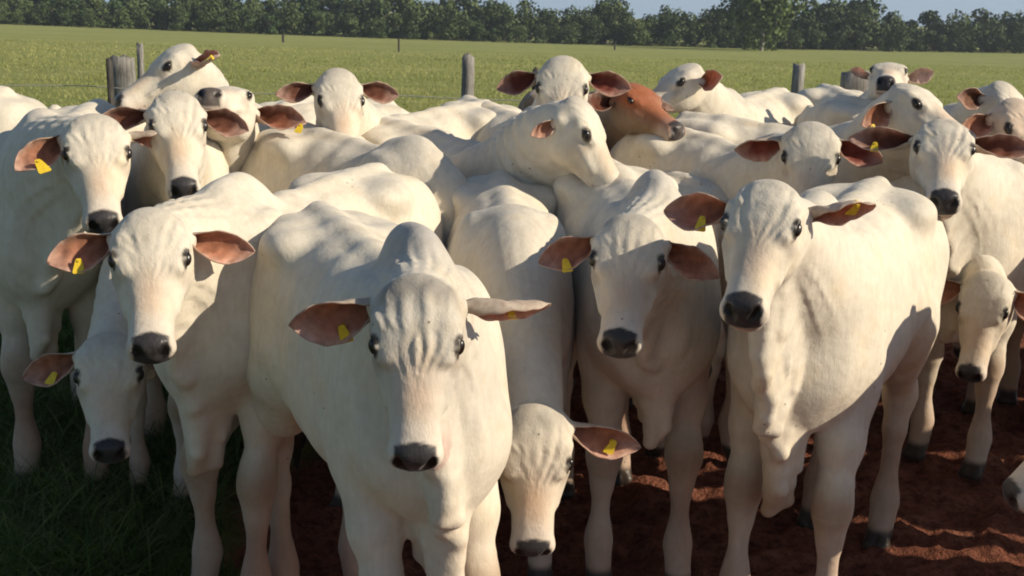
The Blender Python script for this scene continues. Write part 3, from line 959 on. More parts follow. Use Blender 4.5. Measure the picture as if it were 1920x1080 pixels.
# ------------------------------------------------------------------ the herd; unseen g, h, i added for shade, others as read from the photograph
T1 = dict(tag=1)
OPEN = dict(d=(.16, 1, -.10), n=(.15, .1, 1))
HERD = [
 dict(id='A', eyes=(781, 657, 2.75), az=-1, pitch=62, w=(782, 3.1), phi=27, voxel=.0065, hump=.9, dewlap=1.25, grey=1.0, sb=1.05, wrinkle=.0050,
      label='large white cow nearest the camera with wrinkled forehead and black nose',
      feet=[(.06, .02), (.02, .03), (0, 0), (.06, 0)],
      earR=dict(d=(.24, 1, -.2), n=(.75, .35, 1), tag=1, tag_u=.45, L=.215), earL=dict(d=(-.06, 1, -.1), n=(1.2, -.2, .05), tag=1, tag_u=.6, curl=1.35, L=.22, wid=.85)),
 dict(id='B', eyes=(1424, 428, 3.18), az=-9, pitch=37, w=(1535, 3.8), phi=-29, voxel=.0065, hump=.55, dewlap=1.45, grey=.3, fat=1.0, sb=1.08, vfold=.0022, neckw=1.22, folds=.001,
      label='large cream cow in right front with long folded dewlap and raised left ear',
      feet=[(.04, .02), (.02, -.01), (.05, 0), (0, 0)],
      earR=dict(d=(.12, 1, -.05), n=(.5, .3, 1), tag=1, tag_u=.45, L=.20), earL=dict(d=(-.35, 1, .05), n=(.9, -.6, -.2), tag=1, tag_u=.72, curl=1.2, wid=.85)),
 dict(id='C', eyes=(1175, 497, 3.5), az=-4, pitch=46, w=(1228, 4.1), phi=7, voxel=.008, hump=.75, dewlap=.8, grey=.6,
      label='cow with its face half in shadow between the two largest front cows',
      earR=dict(d=(.50, 1, -.2), n=(.4, .4, 1), tag=1, tag_u=.62, wid=.95), earL=dict(d=(.62, 1, -.2), n=(.3, .3, 1), wid=.9)),
 dict(id='D', eyes=(281, 488, 3.4), az=-3, pitch=45, w=(440, 3.86), phi=-26, voxel=.008, hump=.65, dewlap=1.1, grey=.3,
      label='cream cow in left front with both ears spread level and a tall hump',
      feet=[(.05, 0), (-.04, 0), (0, 0), (.06, 0)],
      earR=dict(d=(.42, 1, -.1), n=(.35, .2, 1), tag=1, tag_u=.62, wid=1.0), earL=dict(d=(.26, 1, -.1), n=(.5, .1, 1), wid=.85)),
 dict(id='E', eyes=(183, 291, 4.2), az=3, pitch=48, w=(82, 4.8), phi=6, voxel=.009, hump=.4, dewlap=.9, sb=1.14,
      label='tall cow at far left facing the camera, orange ear with long yellow tag',
      earR=dict(d=(.85, 1, -.1), n=(.4, .5, 1), tag=1, tag_u=.68, tag_size=1.3, L=.21), earL=dict(d=(-.12, 1, 0), n=(1, -.3, .1), tag=1, tag_u=.6, curl=1.3, wid=.8)),
 dict(id='F', eyes=(-620, 300, 5.9), az=-70, pitch=40, w=(-335, 5.9), phi=-92, voxel=.013, hump=.5, sb=1.14,
      label='cow cut off by the left border, only its sunlit white rump in view'),
 dict(id='G', eyes=(204, 708, 3.95), az=-4, pitch=46, w=(290, 4.7), phi=-12, voxel=.009, hump=.3, dewlap=.4, sb=.86, sh=.97, grey=.3,
      label='young cow with lowered shaded head beneath the muzzle of another cow', cat='calf', name='calf',
      earR=dict(d=(.30, 1, -.3), n=(.3, .3, 1), tag=1, tag_u=.5), earL=dict(d=(.1, 1, -.5), n=(.4, .2, 1))),
 dict(id='H', eyes=(335, 240, 4.4), az=4, pitch=44, w=(330, 5.25), phi=5, voxel=.009, hump=.4, dewlap=.7,
      label='cow with broad brown ears and dark grey nose, right of the tall left cow',
      ear_in=(.20, .085, .055), earR=dict(d=(.0, 1, -.15), n=(.6, .5, 1), wid=.8), earL=dict(d=(.42, 1, -.1), n=(.3, .1, 1), wid=1.0)),
 dict(id='I', eyes=(308, 124, 5.4), eye_side=1, az=-74, pitch=30, w=(430, 6.3), phi=-65, voxel=.011, hump=.4, dewlap=.6,
      label='cow in profile looking left past the wide fence post, black and yellow ear tag',
      earL=dict(d=(-.5, 1, .1), n=(-.1, .3, 1), tag=1, tag_u=.9)),
 dict(id='J', eyes=(424, 176, 5.2), az=-14, pitch=-14, w=(465, 6.0), phi=-10, voxel=.011, hump=.3, dewlap=.5,
      label='cow lifting its muzzle to show the pink chin, brown ear to the side', nose=(.12, .10, .09),
      ear_in=(.30, .12, .07), earL=dict(d=(.1, 1, -.15), n=(.9, .2, .5), wid=1.1, L=.23, tag=1, tag_u=.95)),
 dict(id='K', eyes=(640, 187, 5.4), az=8, pitch=48, w=(700, 6.1), phi=-40, voxel=.011, hump=.0, dewlap=.6, tail=.25,
      label='cow with dark furrows on its forehead, left of the slim grey post',
      ear_in=(.20, .085, .055), earR=dict(d=(.2, 1, -.05), n=(.5, .5, 1), wid=.8), earL=dict(d=(.20, 1, -.05), n=(.3, .1, 1), wid=.9)),
 dict(id='L', eyes=(860, 560, 5.0), az=40, pitch=62, w=(765, 4.95), phi=44, voxel=.011, hump=.2, dewlap=.5, folds=.006, sb=1.09,
      label='cow of which only the long pale back and folded neck show'),
 dict(id='N', eyes=(1003, 878, 3.5), az=4, pitch=72, w=(960, 4.15), phi=3, voxel=.008, hump=.0, dewlap=.3, grey=.6, sb=1.02, wrinkle=.0034, folds=.0008, vfold=.0007, nose_tan=1.3,
      label='cow hanging its head low between the front cow and the shaded one',
      earL=dict(d=(.34, 1, -.25), n=(.3, .2, 1), tag=1, tag_u=.62, L=.235, wid=.9, tag_low=.005), earR=dict(d=(.3, 1, -.4), n=(.4, .2, 1))),
 dict(id='P', eyes=(1053, 168, 5.2), az=-2, pitch=50, w=(1010, 6.2), phi=28, voxel=.011, hump=.3, dewlap=.6,
      label='cow with large cupped ear, left of the red faced cow, dark post behind its head',
      ear_in=(.22, .07, .05), earR=dict(d=(.40, 1, -.15), n=(.4, .5, 1), wid=1.05, curl=1.15), earL=dict(d=(.25, 1, -.1), n=(.3, .1, 1))),
 dict(id='Q', eyes=(1108, 256, 4.55), eye_side=-1, az=74, pitch=52, w=(935, 5.3), phi=42, voxel=.010, hump=.0, dewlap=.6, folds=.007,
      label='cow in profile looking right with a small notched ear, in the middle of the herd',
      ear_in=(.50, .26, .17), earR=dict(d=(-.1, .5, -.9), n=(.2, 1, .2), L=.13, wid=.55)),
 dict(id='R', eyes=(1188, 187, 5.85), eye_side=-1, az=44, pitch=19, w=(1120, 7.0), phi=15, voxel=.011, hump=.3, dewlap=.5, coat=(.27, .19, .13), face=(.33, .088, .028),
      label='only cow with a red brown face and pale brown neck', grey=0, ear_in=(.20, .07, .04), group='pale humped cattle crowded in front of the fence',
      earR=dict(d=(.0, 1, -.05), n=(.4, .3, 1), wid=1.1)),
 dict(id='S', eyes=(1275, 151, 6.5), eye_side=1, az=-58, pitch=26, w=(1365, 7.5), phi=-35, voxel=.011, hump=.3,
      label='cow with a tuft on its poll looking left, right behind the red faced cow',
      earL=dict(d=(-.1, 1, .2), n=(.6, .2, .5))),
 dict(id='T', eyes=(1725, 194, 5.2), eye_side=-1, az=64, pitch=24, w=(1600, 5.95), phi=62, voxel=.011, hump=.15, dewlap=.5, sb=1.08,
      label='cow in profile looking right with orange ear and bright yellow tag, long white back',
      ear_in=(.45, .2, .11), earR=dict(d=(.0, .9, -.55), n=(.6, .4, .4), tag=1, tag_u=.8, tag_size=1.2)),
 dict(id='X', eyes=(1520, 301, 4.85), az=4, pitch=56, w=(1450, 5.35), phi=30, voxel=.010, hump=.35, dewlap=.6,
      label='cow with reddish cupped ear whose muzzle is hidden by the right front cow',
      ear_in=(.26, .07, .05), earL=dict(d=(.45, 1, -.1), n=(.3, .3, 1), wid=1.0), earR=dict(d=(.2, 1, -.2), n=(1, .9, .2))),
 dict(id='W', eyes=(1150, 420, 6.6), az=170, pitch=50, w=(1205, 6.05), phi=192, voxel=.012, hump=.1, sb=.93,
      label='cow turned away with only its smooth round cream rump in view'),
 dict(id='Y', wrinkle=.0036, eyes=(1771, 281, 4.55), az=6, pitch=33, w=(1850, 5.3), phi=-38, voxel=.009, hump=.4, dewlap=.7,
      label='cow at right with straight spread brown ears and furrowed forehead',
      ear_in=(.22, .09, .055), earR=dict(d=(.0, 1, .0), n=(.35, .3, 1), L=.24, tag=1, tag_u=.6), earL=dict(d=(.0, 1, -.05), n=(.3, .1, 1), L=.24)),
 dict(id='Z', eyes=(1666, 131, 7.2), az=-2, pitch=2, w=(1640, 8.0), phi=8, voxel=.012, hump=.3, dewlap=.5, name='calf', cat='calf',
      label='calf with raised head and pale pricked ears in front of the broad grey post', ear_in=(.72, .60, .52),
      earR=dict(d=(-.35, 1, .35), n=(.9, .7, -.2), L=.15, wid=.5), earL=dict(d=(-.2, 1, .35), n=(.9, 0, .3), L=.17, wid=.8)),
 dict(id='a', eyes=(1884, 207, 5.9), eye_side=-1, az=55, pitch=48, w=(1800, 6.8), phi=35, voxel=.012, hump=.3,
      label='cow behind the right group, white poll and one brown ear seen above the others',
      ear_in=(.24, .12, .07), earR=dict(d=(-.1, 1, 0), n=(.5, .3, 1))),
 dict(id='d', eyes=(1896, 243, 5.3), eye_side=-1, az=40, pitch=45, w=(2010, 6.1), phi=-20, voxel=.012, hump=.3, coat=(.72, .56, .42),
      label='tan cow at the right border with part of its forehead and one eye in view'),
 dict(id='b', eyes=(1840, 583, 4.95), az=-10, pitch=60, w=(1700, 5.75), phi=8, voxel=.010, hump=.7, dewlap=.5, sb=.98, sh=.98,
      label='cow with lowered head looking out behind the flank of the right front cow',
      earL=dict(d=(.5, 1, -.2), n=(.3, .3, 1)), earR=dict(d=(.2, 1, -.4), n=(.3, .3, 1))),
 dict(id='e', eyes=(2150, 420, 5.0), az=-50, pitch=40, w=(2110, 5.7), phi=-62, voxel=.012, hump=.3, sb=1.05, coat=(.55, .44, .34),
      label='cow at the right border of which only the shaded chest shows, below the tan one'),
 dict(id='g', eyes=(2600, 500, 4.6), az=-60, pitch=45, w=(2740, 4.5), phi=-82, voxel=.016, hump=.4, sb=1.08,  # added out of view, with the next two, to shade the soil
      label='pale cow beyond the right border, nearest the camera of the three out there'),
 dict(id='h', eyes=(2560, 420, 5.2), az=-40, pitch=45, w=(2620, 5.3), phi=-80, voxel=.016, hump=.3, sb=1.05,
      label='pale cow beyond the right border, in the middle of the three out there'),
 dict(id='i', eyes=(2500, 380, 6.0), az=-40, pitch=45, w=(2550, 6.2), phi=-78, voxel=.016, hump=.3, sb=1.05,
      label='pale cow beyond the right border, farthest from the camera of the three out there'),
 dict(id='c', eyes=(2000, 785, 3.3), az=-62, pitch=50, w=(2245, 3.85), phi=-74, voxel=.010, hump=.5, sb=1.1,
      label='cow entering at the lower right corner, only its black muzzle in view'),
]

HERD = [prep(c) for c in HERD]
with ThreadPoolExecutor(4) as ex:
    meshes = list(ex.map(build_cow_mesh, HERD))
for c, r in zip(HERD, meshes):
    print('MESH', c['id'], len(r[0]))
    finish(c, r)
meshes = None
#@@SETTING
# ------------------------------------------------------------------ ground
rng = np.random.default_rng(7)


def vnoise(x, y, seed=0):
    """smooth value noise in the plane"""
    xi, yi = np.floor(x).astype(np.int64), np.floor(y).astype(np.int64)
    fx, fy = x - xi, y - yi
    fx, fy = fx * fx * (3 - 2 * fx), fy * fy * (3 - 2 * fy)
    def h(a, b):
        n = (a * 374761393 + b * 668265263 + seed * 974634777) & 0x7fffffff
        n = ((n ^ (n >> 13)) * 1274126177) & 0x7fffffff
        return (n ^ (n >> 16)) / 0x7fffffff % 1.0
    return (h(xi, yi) * (1 - fx) + h(xi + 1, yi) * fx) * (1 - fy) + (h(xi, yi + 1) * (1 - fx) + h(xi + 1, yi + 1) * fx) * fy


def dirt_mask(x, y):
    """1 on the trodden red earth, 0 on grass"""
    e = x + 1.05 + .35 * (vnoise(x * 1.3, y * 1.3, 3) - .5) * 2 + .15 * (vnoise(x * 5, y * 5, 4) - .5) * 2
    a = np.clip(e / .25 + .5, 0, 1)
    b = np.clip((8.6 + .8 * (vnoise(x * .8, y * .8, 5) - .5) - y) / .5 + .5, 0, 1)
    return a * b


def mat_ground():
    t = NT("field_and_red_earth")
    oc = t.coord("Object")
    dm = t.node("ShaderNodeAttribute", attribute_name="dirt").outputs["Fac"]
    # grass seen as a sheet: broad patches, finer mottling, streaks
    g1 = t.noise(t.mapping(oc, (.035, .06, .05)), 1.0, 5, 0.6)
    g2 = t.noise(t.mapping(oc, (.5, .8, .5)), 1.0, 6, 0.65)
    g3 = t.noise(oc, 9.0, 4, 0.7)
    gc = t.ramp(g1, [(0.30, (.250, .275, .080)), (0.5, (.310, .320, .105)), (0.68, (.375, .360, .140))])
    gc = t.mix(t.math('MULTIPLY', t.ramp(g2, [(0.35, (0, 0, 0)), (0.62, (1, 1, 1))]), .7), gc, (.18, .225, .060))
    gc = t.mix(t.math('MULTIPLY', t.ramp(g3, [(0.4, (0, 0, 0)), (0.7, (1, 1, 1))]), .35), gc, (.36, .34, .16))
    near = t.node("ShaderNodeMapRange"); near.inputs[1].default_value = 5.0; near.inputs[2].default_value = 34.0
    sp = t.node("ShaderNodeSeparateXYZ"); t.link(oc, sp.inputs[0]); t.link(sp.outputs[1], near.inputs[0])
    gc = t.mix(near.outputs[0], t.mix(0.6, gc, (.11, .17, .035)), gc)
    d1 = t.noise(oc, 3.0, 6, 0.7); d2 = t.noise(oc, 24.0, 5, 0.7)
    dc = t.ramp(d1, [(0.3, (.165, .055, .032)), (0.55, (.260, .098, .060)), (0.75, (.330, .145, .092))])
    dc = t.mix(t.math('MULTIPLY', t.ramp(d2, [(0.35, (1, 1, 1)), (0.55, (0, 0, 0))]), .7), dc, (.060, .022, .014))
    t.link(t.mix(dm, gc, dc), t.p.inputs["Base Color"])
    t.p.inputs["Roughness"].default_value = 0.95
    t.p.inputs["Specular IOR Level"].default_value = 0.1
    hb = t.math('ADD', t.math('MULTIPLY', d2, 1.0), t.math('MULTIPLY', t.noise(oc, 70.0, 3, 0.6), 0.5))
    t.link(t.bump(hb, 1.0, 0.05), t.p.inputs["Normal"])
    return t.m


def axis_lines(lo, a, b, hi, step, grow=1.13):
    xs = list(np.arange(a, b, step))
    d = step
    while xs[-1] < hi: d *= grow; xs.append(xs[-1] + d)
    d = step; pre = []
    x = a
    while x > lo: d *= grow; x -= d; pre.append(x)
    return np.array(pre[::-1] + xs)


gx = axis_lines(-900, -4.5, 3.2, 900, .03)
gy = axis_lines(-60, 2.6, 7.2, 1400, .03)
X, Y = np.meshgrid(gx, gy, indexing='ij')
DM = dirt_mask(X, Y)
cl = np.zeros_like(X)
for sc_, am_, sd_ in ((2.5, .014, 1), (6, .024, 2), (13, .034, 8), (22, .028, 9)):
    cl += am_ * np.clip(vnoise(X * sc_ + .3 * vnoise(X * 3, Y * 3, 77), Y * sc_ + 1.7, sd_) * 1.6 - .3, 0, 1)
nearw = np.clip((12 - Y) / 3, 0, 1) * np.clip((8 - np.abs(X)) / 2, 0, 1)
Z = ground_z(X, Y) + (cl - .05) * DM * nearw + .05 * (vnoise(X * .6, Y * .6, 6) - .5) * (1 - DM) - .012
ny_ = len(gy)
I0 = (np.arange(len(gx) - 1)[:, None] * ny_ + np.arange(ny_ - 1)[None]).ravel()
fq = np.stack([I0, I0 + ny_, I0 + ny_ + 1, I0 + 1], 1)
gnd = mesh_obj('ground', np.stack([X.ravel(), Y.ravel(), Z.ravel()], 1), fq, mat_ground(), None, True)
at_ = gnd.data.attributes.new("dirt", 'FLOAT', 'POINT'); at_.data.foreach_set("value", DM.ravel().astype(np.float32))
tag(gnd, kind="structure")


# ------------------------------------------------------------------ grass blades
def mat_grass():
    t = NT("grass_blades")
    col = t.node("ShaderNodeAttribute", attribute_name="Col").outputs["Color"]
    t.link(col, t.p.inputs["Base Color"])
    t.p.inputs["Roughness"].default_value = 0.6
    t.p.inputs["Specular IOR Level"].default_value = 0.25
    tr = t.node("ShaderNodeBsdfTranslucent"); t.link(t.mix(1.0, col, (1.0, 1.2, .5), 'MULTIPLY'), tr.inputs[0])
    mx = t.node("ShaderNodeMixShader"); mx.inputs[0].default_value = 0.35
    t.link(t.p.outputs[0], mx.inputs[1]); t.link(tr.outputs[0], mx.inputs[2]); t.link(mx.outputs[0], t.out.inputs[0])
    return t.m


M_GRASS = mat_grass()


def blades(name, px_, py_, hgt, wid, lean, cols, label):
    n = len(px_)
    pz = ground_z(px_, py_)
    th = rng.uniform(0, 2 * math.pi, n); ld = rng.uniform(0, 2 * math.pi, n)
    sx, sy = np.cos(th) * wid, np.sin(th) * wid
    V = []
    for f_, wf in ((0, 1.0), (.4, .85), (.75, .5), (1.0, .0)):
        lx, ly = np.cos(ld) * lean * hgt * f_ ** 1.8, np.sin(ld) * lean * hgt * f_ ** 1.8
        zz = pz - .02 + hgt * f_ * (1 - .35 * lean * f_)
        if wf > 0:
            V.append(np.stack([px_ + lx - sx * wf, py_ + ly - sy * wf, zz], 1)); V.append(np.stack([px_ + lx + sx * wf, py_ + ly + sy * wf, zz], 1))
        else: V.append(np.stack([px_ + lx, py_ + ly, zz], 1))
    V = np.stack(V, 1)           # n,7,3
    base = np.arange(n)[:, None] * 7
    T = [(0, 1, 3), (0, 3, 2), (2, 3, 5), (2, 5, 4), (4, 5, 6)]
    Fa = np.concatenate([base + np.array(t_)[None] for t_ in T])
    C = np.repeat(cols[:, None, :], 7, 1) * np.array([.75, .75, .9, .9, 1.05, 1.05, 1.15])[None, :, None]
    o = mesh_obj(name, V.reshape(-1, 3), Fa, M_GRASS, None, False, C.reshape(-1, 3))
    tag(o, label, 'grass', None, 'stuff')
    return o


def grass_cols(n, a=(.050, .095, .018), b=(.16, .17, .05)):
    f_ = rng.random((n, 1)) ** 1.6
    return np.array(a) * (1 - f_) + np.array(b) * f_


n = 70000
cx, cy = rng.uniform(-5.5, .2, n // 14), rng.uniform(2.7, 8.8, n // 14)
bx = np.repeat(cx, 14) + rng.normal(0, .05, (n // 14) * 14); by = np.repeat(cy, 14) + rng.normal(0, .05, (n // 14) * 14)
keep = dirt_mask(bx, by) < rng.uniform(0.1, .6, len(bx))
bx, by = bx[keep], by[keep]; n = len(bx)
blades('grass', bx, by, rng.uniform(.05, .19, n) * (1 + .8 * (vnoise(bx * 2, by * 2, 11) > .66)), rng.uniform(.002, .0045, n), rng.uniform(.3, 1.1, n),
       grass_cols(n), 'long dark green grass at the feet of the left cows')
n = 600
cx, cy = rng.uniform(-3.6, -.95, n), rng.uniform(3.1, 5.6, n)
bx = np.repeat(cx, 26) + rng.normal(0, .035, n * 26); by = np.repeat(cy, 26) + rng.normal(0, .035, n * 26)
keep = (dirt_mask(bx, by) < .3) & (vnoise(bx * 1.1, by * 1.1, 21) > .42); bx, by = bx[keep], by[keep]; n = len(bx)
blades('grass', bx, by, rng.uniform(.14, .34, n), rng.uniform(.0018, .004, n), rng.uniform(.4, 1.5, n), grass_cols(n, (.06, .11, .025), (.26, .27, .11)),
       'ragged taller grass tufts in the lower left corner')
n = 90000
by = 8.6 + 120 * rng.random(n) ** 2.0; bx = rng.uniform(-1, 1, n) * (3.2 + by * .5)
s_ = (by / 12) ** .7
pf = np.clip(vnoise(bx * .16 + 9, by * .09, 31) * .7 + vnoise(bx * .6, by * .3, 32) * .3 + np.clip((by - 20) / 120, 0, .35), 0, 1)[:, None]
pcol = (np.array([.24, .265, .080]) * (1 - pf) + np.array([.44, .42, .17]) * pf) * rng.uniform(.8, 1.2, (n, 1))
blades('grass', bx, by, rng.uniform(.05, .14, n) * s_ ** .1 * (.5 + vnoise(bx * .35, by * .35, 12)), rng.uniform(.004, .008, n) * s_ ** 1.1, rng.uniform(.2, .9, n),
       pcol, 'pasture grass standing beyond the wire fence')


# ------------------------------------------------------------------ fence
def mat_wood(name, c0, c1, c2):
    t = NT(name)
    oc = t.coord("Object")
    g = t.noise(t.mapping(oc, (1, 1, .12)), 38.0, 5, 0.65, 1.0)
    c = t.ramp(g, [(0.3, c0), (0.5, c1), (0.7, c2)])
    k = t.noise(oc, 7.0, 3)
    c = t.mix(t.math('MULTIPLY', t.ramp(k, [(0.5, (0, 0, 0)), (0.7, (1, 1, 1))]), .5), c, (.10, .085, .07))
    t.link(c, t.p.inputs["Base Color"]); t.p.inputs["Roughness"].default_value = .9
    t.link(t.bump(g, .8, .012), t.p.inputs["Normal"])
    return t.m


M_WOOD = mat_wood("weathered_wood", (.13, .12, .11), (.25, .235, .21), (.36, .34, .31))
M_DARKWOOD = mat_wood("dark_wood", (.025, .022, .02), (.05, .045, .04), (.09, .08, .07))
M_WIRE = mat_plain("wire", (.42, .41, .38), .6, .3)
FY = 9.4
fence = empty('wire_fence', (0, FY, float(ground_z(0, FY))))
tag(fence, 'old fence of weathered wooden posts and thin wires behind the herd', 'fence')


def post(px_, top_py, wpx, y, mat, name='post', depth=None, lean=0.0, parent=None):
    d = (Vector((0, y, 1.2)) - CPOS).dot(_fwd)
    w = wpx / F * d
    g0 = float(ground_z(0, y))
    x = at_px(px_, y, 1.2)
    # height from the image row of the top
    lo_, hi_ = g0, 4.0
    for _ in range(30):
        z = (lo_ + hi_) / 2
        v = Vector((x, y, z)) - CPOS
        row = 540 - F * v.dot(CU) / v.dot(_fwd)
        if row > top_py: lo_ = z
        else: hi_ = z
    zt = z
    dp = depth or w
    NS, NR = 12, 16
    V, Fa = [], []
    rr = random.Random(int(px_))
    ph = [rr.uniform(0, 6) for _ in range(4)]
    for i in range(NR + 1):
        f_ = i / NR
        zz = g0 - .3 + (zt - g0 + .3) * f_
        for j in range(NS):
            a = 2 * math.pi * j / NS
            c_, s2 = math.cos(a), math.sin(a)
            q = 1 / (abs(c_) ** 4 + abs(s2) ** 4) ** .25 if dp != w or w > .14 else 1.0
            k = 1 + .05 * math.sin(3 * a + f_ * 5 + ph[0]) + .03 * math.sin(f_ * 17 + ph[1] + a)
            tap = 1.0 - .06 * f_
            V.append((x + c_ * q * w / 2 * k * tap + lean * f_, y + s2 * q * dp / 2 * k * tap, zz + (.02 * math.sin(a * 2 + ph[2]) + .012 * math.sin(5 * a) if i == NR else 0)))
    for i in range(NR):
        for j in range(NS):
            k = (j + 1) % NS
            Fa.append((i * NS + j, i * NS + k, (i + 1) * NS + k, (i + 1) * NS + j))
    V.append((x + lean, y, zt + .004)); t_ = len(V) - 1
    for j in range(NS): Fa.append((NR * NS + j, NR * NS + (j + 1) % NS, t_))
    if parent is not None:
        V = [(a - parent.location.x, b - parent.location.y, c_ - parent.location.z) for a, b, c_ in V]
    return mesh_obj(name, V, Fa, mat, parent, True)


post(234, 109, 46, FY, M_WOOD, depth=.10, parent=fence)["label"] = 'broad pinkish grey post'
post(210, 112, 10, FY - .16, M_DARKWOOD, depth=.08, parent=fence)["label"] = 'narrow dark post'
post(268, 84, 13, FY + .3, M_WOOD, parent=fence)
post(875, 105, 25, FY, M_WOOD, parent=fence)
post(1001, 131, 13, FY + .1, M_DARKWOOD, parent=fence)["label"] = 'narrow dark post'
post(1485, 123, 24, FY, M_WOOD, parent=fence, lean=.01)
post(1590, 136, 58, FY, M_WOOD, depth=.12, parent=fence, lean=.02)["label"] = 'broad grey post'
for k, hz_ in enumerate((1.30, 1.02, .72, .40)):
    V, Fa = [], []
    for i in range(61):
        x = -6 + 12 * i / 60
        u = (x + 6) % 2.6 / 2.6
        z = hz_ - .02 * 4 * u * (1 - u) + .006 * math.sin(x * 3 + k)
        for a in (0, 2.09, 4.19): V.append((x, -.09 + .004 * math.cos(a), z + .004 * math.sin(a)))
        if i:
            for j in range(3):
                Fa.append(((i - 1) * 3 + j, (i - 1) * 3 + (j + 1) % 3, i * 3 + (j + 1) % 3, i * 3 + j))
    mesh_obj('wire', V, Fa, M_WIRE, fence)
lab = {530: 'short dark post standing alone far out in the pasture, left of another', 748: 'short dark post standing alone far out in the pasture, right of another', 1155: 'tiny post at the forest edge, left of the tallest tree'}
for px_, tp, wpx, y in ((530, 65, 4.5, 170), (748, 73, 3.5, 120), (1155, 79, 3.5, 200)):
    o = post(px_, tp, wpx, y, M_DARKWOOD, 'fence_post')
    tag(o, lab[px_], 'fence post', 'far posts in the pasture')


# ------------------------------------------------------------------ forest
def mat_leaves(name, base, hi):
    t = NT(name)
    col = t.node("ShaderNodeAttribute", attribute_name="Col").outputs["Color"]
    oi = t.node("ShaderNodeObjectInfo")
    c = t.mix(t.math('MULTIPLY', oi.outputs["Random"], .75), base, hi)
    c = t.mix(1.0, c, col, 'MULTIPLY')
    t.link(c, t.p.inputs["Base Color"])
    t.p.inputs["Roughness"].default_value = .65; t.p.inputs["Specular IOR Level"].default_value = .2
    return t.m


M_LEAF = mat_leaves("forest_leaves", (.050, .082, .028), (.105, .135, .045))
M_LEAF2 = mat_leaves("yellow_green_leaves", (.090, .125, .034), (.090, .125, .034))  # one even yellow green for the largest tree
M_BARK = mat_plain("bark", (.11, .10, .085), .9, .1, .4, 3.0)


def crown_mesh(seed, H, Wd, z0, nclump, nlobe, leaf=.42):
    r_ = np.random.default_rng(seed)
    lobes = []
    for i in range(nlobe):
        a = r_.uniform(0, 6.28); rad = Wd * .5 * r_.uniform(.1, .75); zz = r_.uniform(z0 + .05 * H, H * .93)
        wz = math.sin(math.pi * min(1, max(.30, (zz - z0) / (H - z0)))) ** .6
        lobes.append((rad * math.cos(a) * wz, rad * math.sin(a) * wz, zz, Wd * r_.uniform(.16, .28)))
    lobes.append((0, 0, H * .8, Wd * .25))
    V, Fa, C = [], [], []
    for i in range(nclump):
        L = lobes[r_.integers(len(lobes))]
        d = r_.normal(size=3); d /= np.linalg.norm(d)
        rr = L[3] * r_.uniform(.72, 1.08)
        p = np.array(L[:3]) + d * rr * np.array([1, 1, .8])
        nn = d + r_.normal(size=3) * .55; nn /= np.linalg.norm(nn)
        u = np.cross(nn, [0, 0, 1.0]); u /= np.linalg.norm(u) + 1e-9; v = np.cross(nn, u)
        k = 6; s_ = leaf * r_.uniform(.5, 1.25); b = len(V)
        sh_ = r_.uniform(.8, 1.18)
        for j in range(k):
            a = 2 * math.pi * j / k + r_.uniform(-.3, .3); q = s_ * r_.uniform(.45, 1.1)
            V.append(tuple(p + u * q * math.cos(a) + v * q * math.sin(a) + nn * r_.uniform(-.08, .08))); C.append((sh_, sh_ * r_.uniform(.95, 1.05), sh_))
        Fa.append(tuple(range(b, b + k)))
    return V, Fa, np.array(C)


def trunk_mesh(seed, H, r0, z1):
    r_ = np.random.default_rng(seed)
    V, Fa = [], []
    def limb(p0, p1, ra, rb, ns=6):
        b = len(V); p0, p1 = np.array(p0), np.array(p1)
        d = nrm(p1 - p0); u = nrm(np.cross(d, [1.0, .2, .1])); v = np.cross(d, u)
        for p, rr in ((p0, ra), ((p0 + p1) / 2 + r_.normal(size=3) * ra * .5, (ra + rb) / 2), (p1, rb)):
            for j in range(ns):
                a = 2 * math.pi * j / ns
                V.append(tuple(p + (u * math.cos(a) + v * math.sin(a)) * rr))
        for i in range(2):
            for j in range(ns):
                k = (j + 1) % ns
                Fa.append((b + i * ns + j, b + i * ns + k, b + (i + 1) * ns + k, b + (i + 1) * ns + j))
    limb((0, 0, -.5), (0, 0, z1), r0, r0 * .75)
    for i in range(5):
        a = r_.uniform(0, 6.28)
        limb((0, 0, z1 * r_.uniform(.8, 1.0)), (math.cos(a) * H * .22, math.sin(a) * H * .22, H * r_.uniform(.6, .85)), r0 * .5, r0 * .15)
    return V, Fa


PROTO = []
for i, (H, Wd, z0, nc, nl) in enumerate([(8, 8.5, .2, 900, 14), (8, 7.2, .1, 800, 11), (8, 10, .3, 1000, 16), (8, 5.6, .2, 620, 9), (8, 9, 1.0, 800, 10), (8, 7.4, 0, 850, 13), (8, 11, 1.2, 900, 12), (8, 6.5, 2.6, 600, 7)]):
    Vc, Fc, Cc = crown_mesh(50 + i, H, Wd, z0, nc, nl)
    Vt, Ft = trunk_mesh(80 + i, H, .16, H * .45)
    mc = bpy.data.meshes.new('crown'); mc.from_pydata(Vc, [], Fc); mc.materials.append(M_LEAF)
    a = mc.color_attributes.new("Col", 'FLOAT_COLOR', 'POINT')
    a.data.foreach_set("color", np.concatenate([Cc, np.ones((len(Cc), 1))], 1).astype(np.float32).ravel())
    mt_ = bpy.data.meshes.new('trunk'); mt_.from_pydata(Vt, [], Ft); mt_.materials.append(M_BARK)
    PROTO.append((mc, mt_))


def tree(x, y, h_, kind, rot, label, group, name='forest_tree', wide=1.0):
    z = float(ground_z(x, y))
    root = empty(name, (x, y, z - .1), rot)
    s_ = h_ / 8.0
    root.scale = (s_ * wide, s_ * wide, s_)
    for nm, me in zip(('crown', 'trunk'), PROTO[kind]):
        o = bpy.data.objects.new(nm, me); COL.objects.link(o); o.parent = root
    tag(root, label, 'tree', group)
    return root


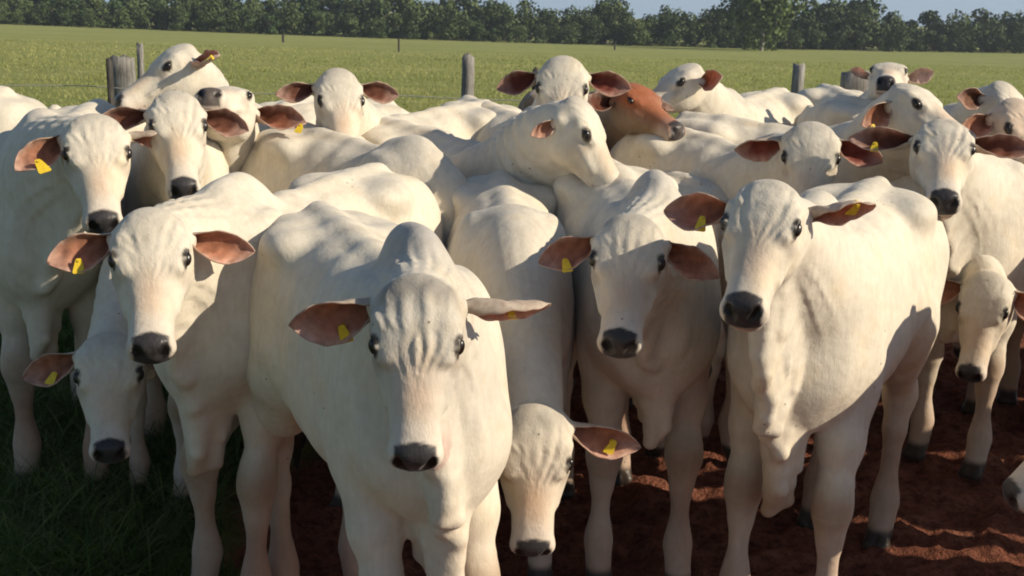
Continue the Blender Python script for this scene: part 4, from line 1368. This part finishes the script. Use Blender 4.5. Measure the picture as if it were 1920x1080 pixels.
rt = random.Random(5)
prof_x = [-200, 0, 300, 700, 880, 960, 1040, 1075, 1150, 1180, 1320, 1345, 1480, 1500, 1570, 1610, 1700, 1790, 2120]
prof_h = [66, 66, 70, 74, 74, 56, 50, 76, 78, 66, 68, 66, 84, 88, 86, 66, 60, 66, 60]
lab_row = ['low bushy tree at the foot of the distant forest edge', 'small dark tree in the front row of the distant forest edge', 'dark tree in the middle of the distant forest edge', 'taller tree at the back of the distant forest edge']
for row, (yd, n_, k_) in enumerate(((264, 84, .58), (269, 70, .80), (276, 64, .95), (286, 60, 1.04))):
    for i in range(n_):
        px_ = -120 + (2160) * (i + rt.uniform(.1, .9)) / n_
        hpx = np.interp(px_, prof_x, prof_h) * k_ * rt.choice((rt.uniform(.55, .85), rt.uniform(.82, 1.0), rt.uniform(.92, 1.20)))
        y = yd + rt.uniform(-3, 3)
        x = (px_ - 960) / F * y * 1.0
        tree(x, y, hpx / F * y, rt.randrange(8), rt.uniform(0, 6.28), lab_row[row], lab_row[row].replace('tree', 'trees', 1), wide=rt.uniform(.85, 1.15))
# the big sunlit tree that stands before the forest
bx_ = (1405 - 960) / F * 240; by_ = 240.0
Vc, Fc, Cc = crown_mesh(311, 14.6, 17.5, 1.6, 5600, 36, .5)
big = empty('forest_tree', (bx_, by_, float(ground_z(bx_, by_)) - .1))
tag(big, 'largest tree, standing in front of the forest with a yellow green sunlit crown', 'tree')
mesh_obj('crown', Vc, Fc, M_LEAF2, big, False, Cc)
Vt, Ft = trunk_mesh(312, 13, .42, 4.5)
mesh_obj('trunk', Vt, Ft, mat_plain("pale_bark", (.30, .28, .24), .9, .1, .3, 3.0), big)


# ------------------------------------------------------------------ the air between the herd and the forest
hz_ = NT("air")
hz_.n.remove(hz_.p)
pv = hz_.node("ShaderNodeVolumePrincipled")
pv.inputs["Color"].default_value = (.78, .86, 1.0, 1)
pv.inputs["Density"].default_value = 0.00028
pv.inputs["Anisotropy"].default_value = 0.2
hz_.link(pv.outputs[0], hz_.out.inputs["Volume"])
hx0, hx1, hy0, hy1, hzb, hzt = -960, 960, -70, 1500, -7.5, 16.0
hv = [(x, y, z) for x in (hx0, hx1) for y in (hy0, hy1) for z in (hzb, hzt)]
hf = [(0, 1, 3, 2), (4, 6, 7, 5), (0, 4, 5, 1), (2, 3, 7, 6), (0, 2, 6, 4), (1, 5, 7, 3)]
air = mesh_obj('haze', hv, hf, hz_.m, None, False)
tag(air, kind='stuff')
scene.cycles.volume_bounces = 0
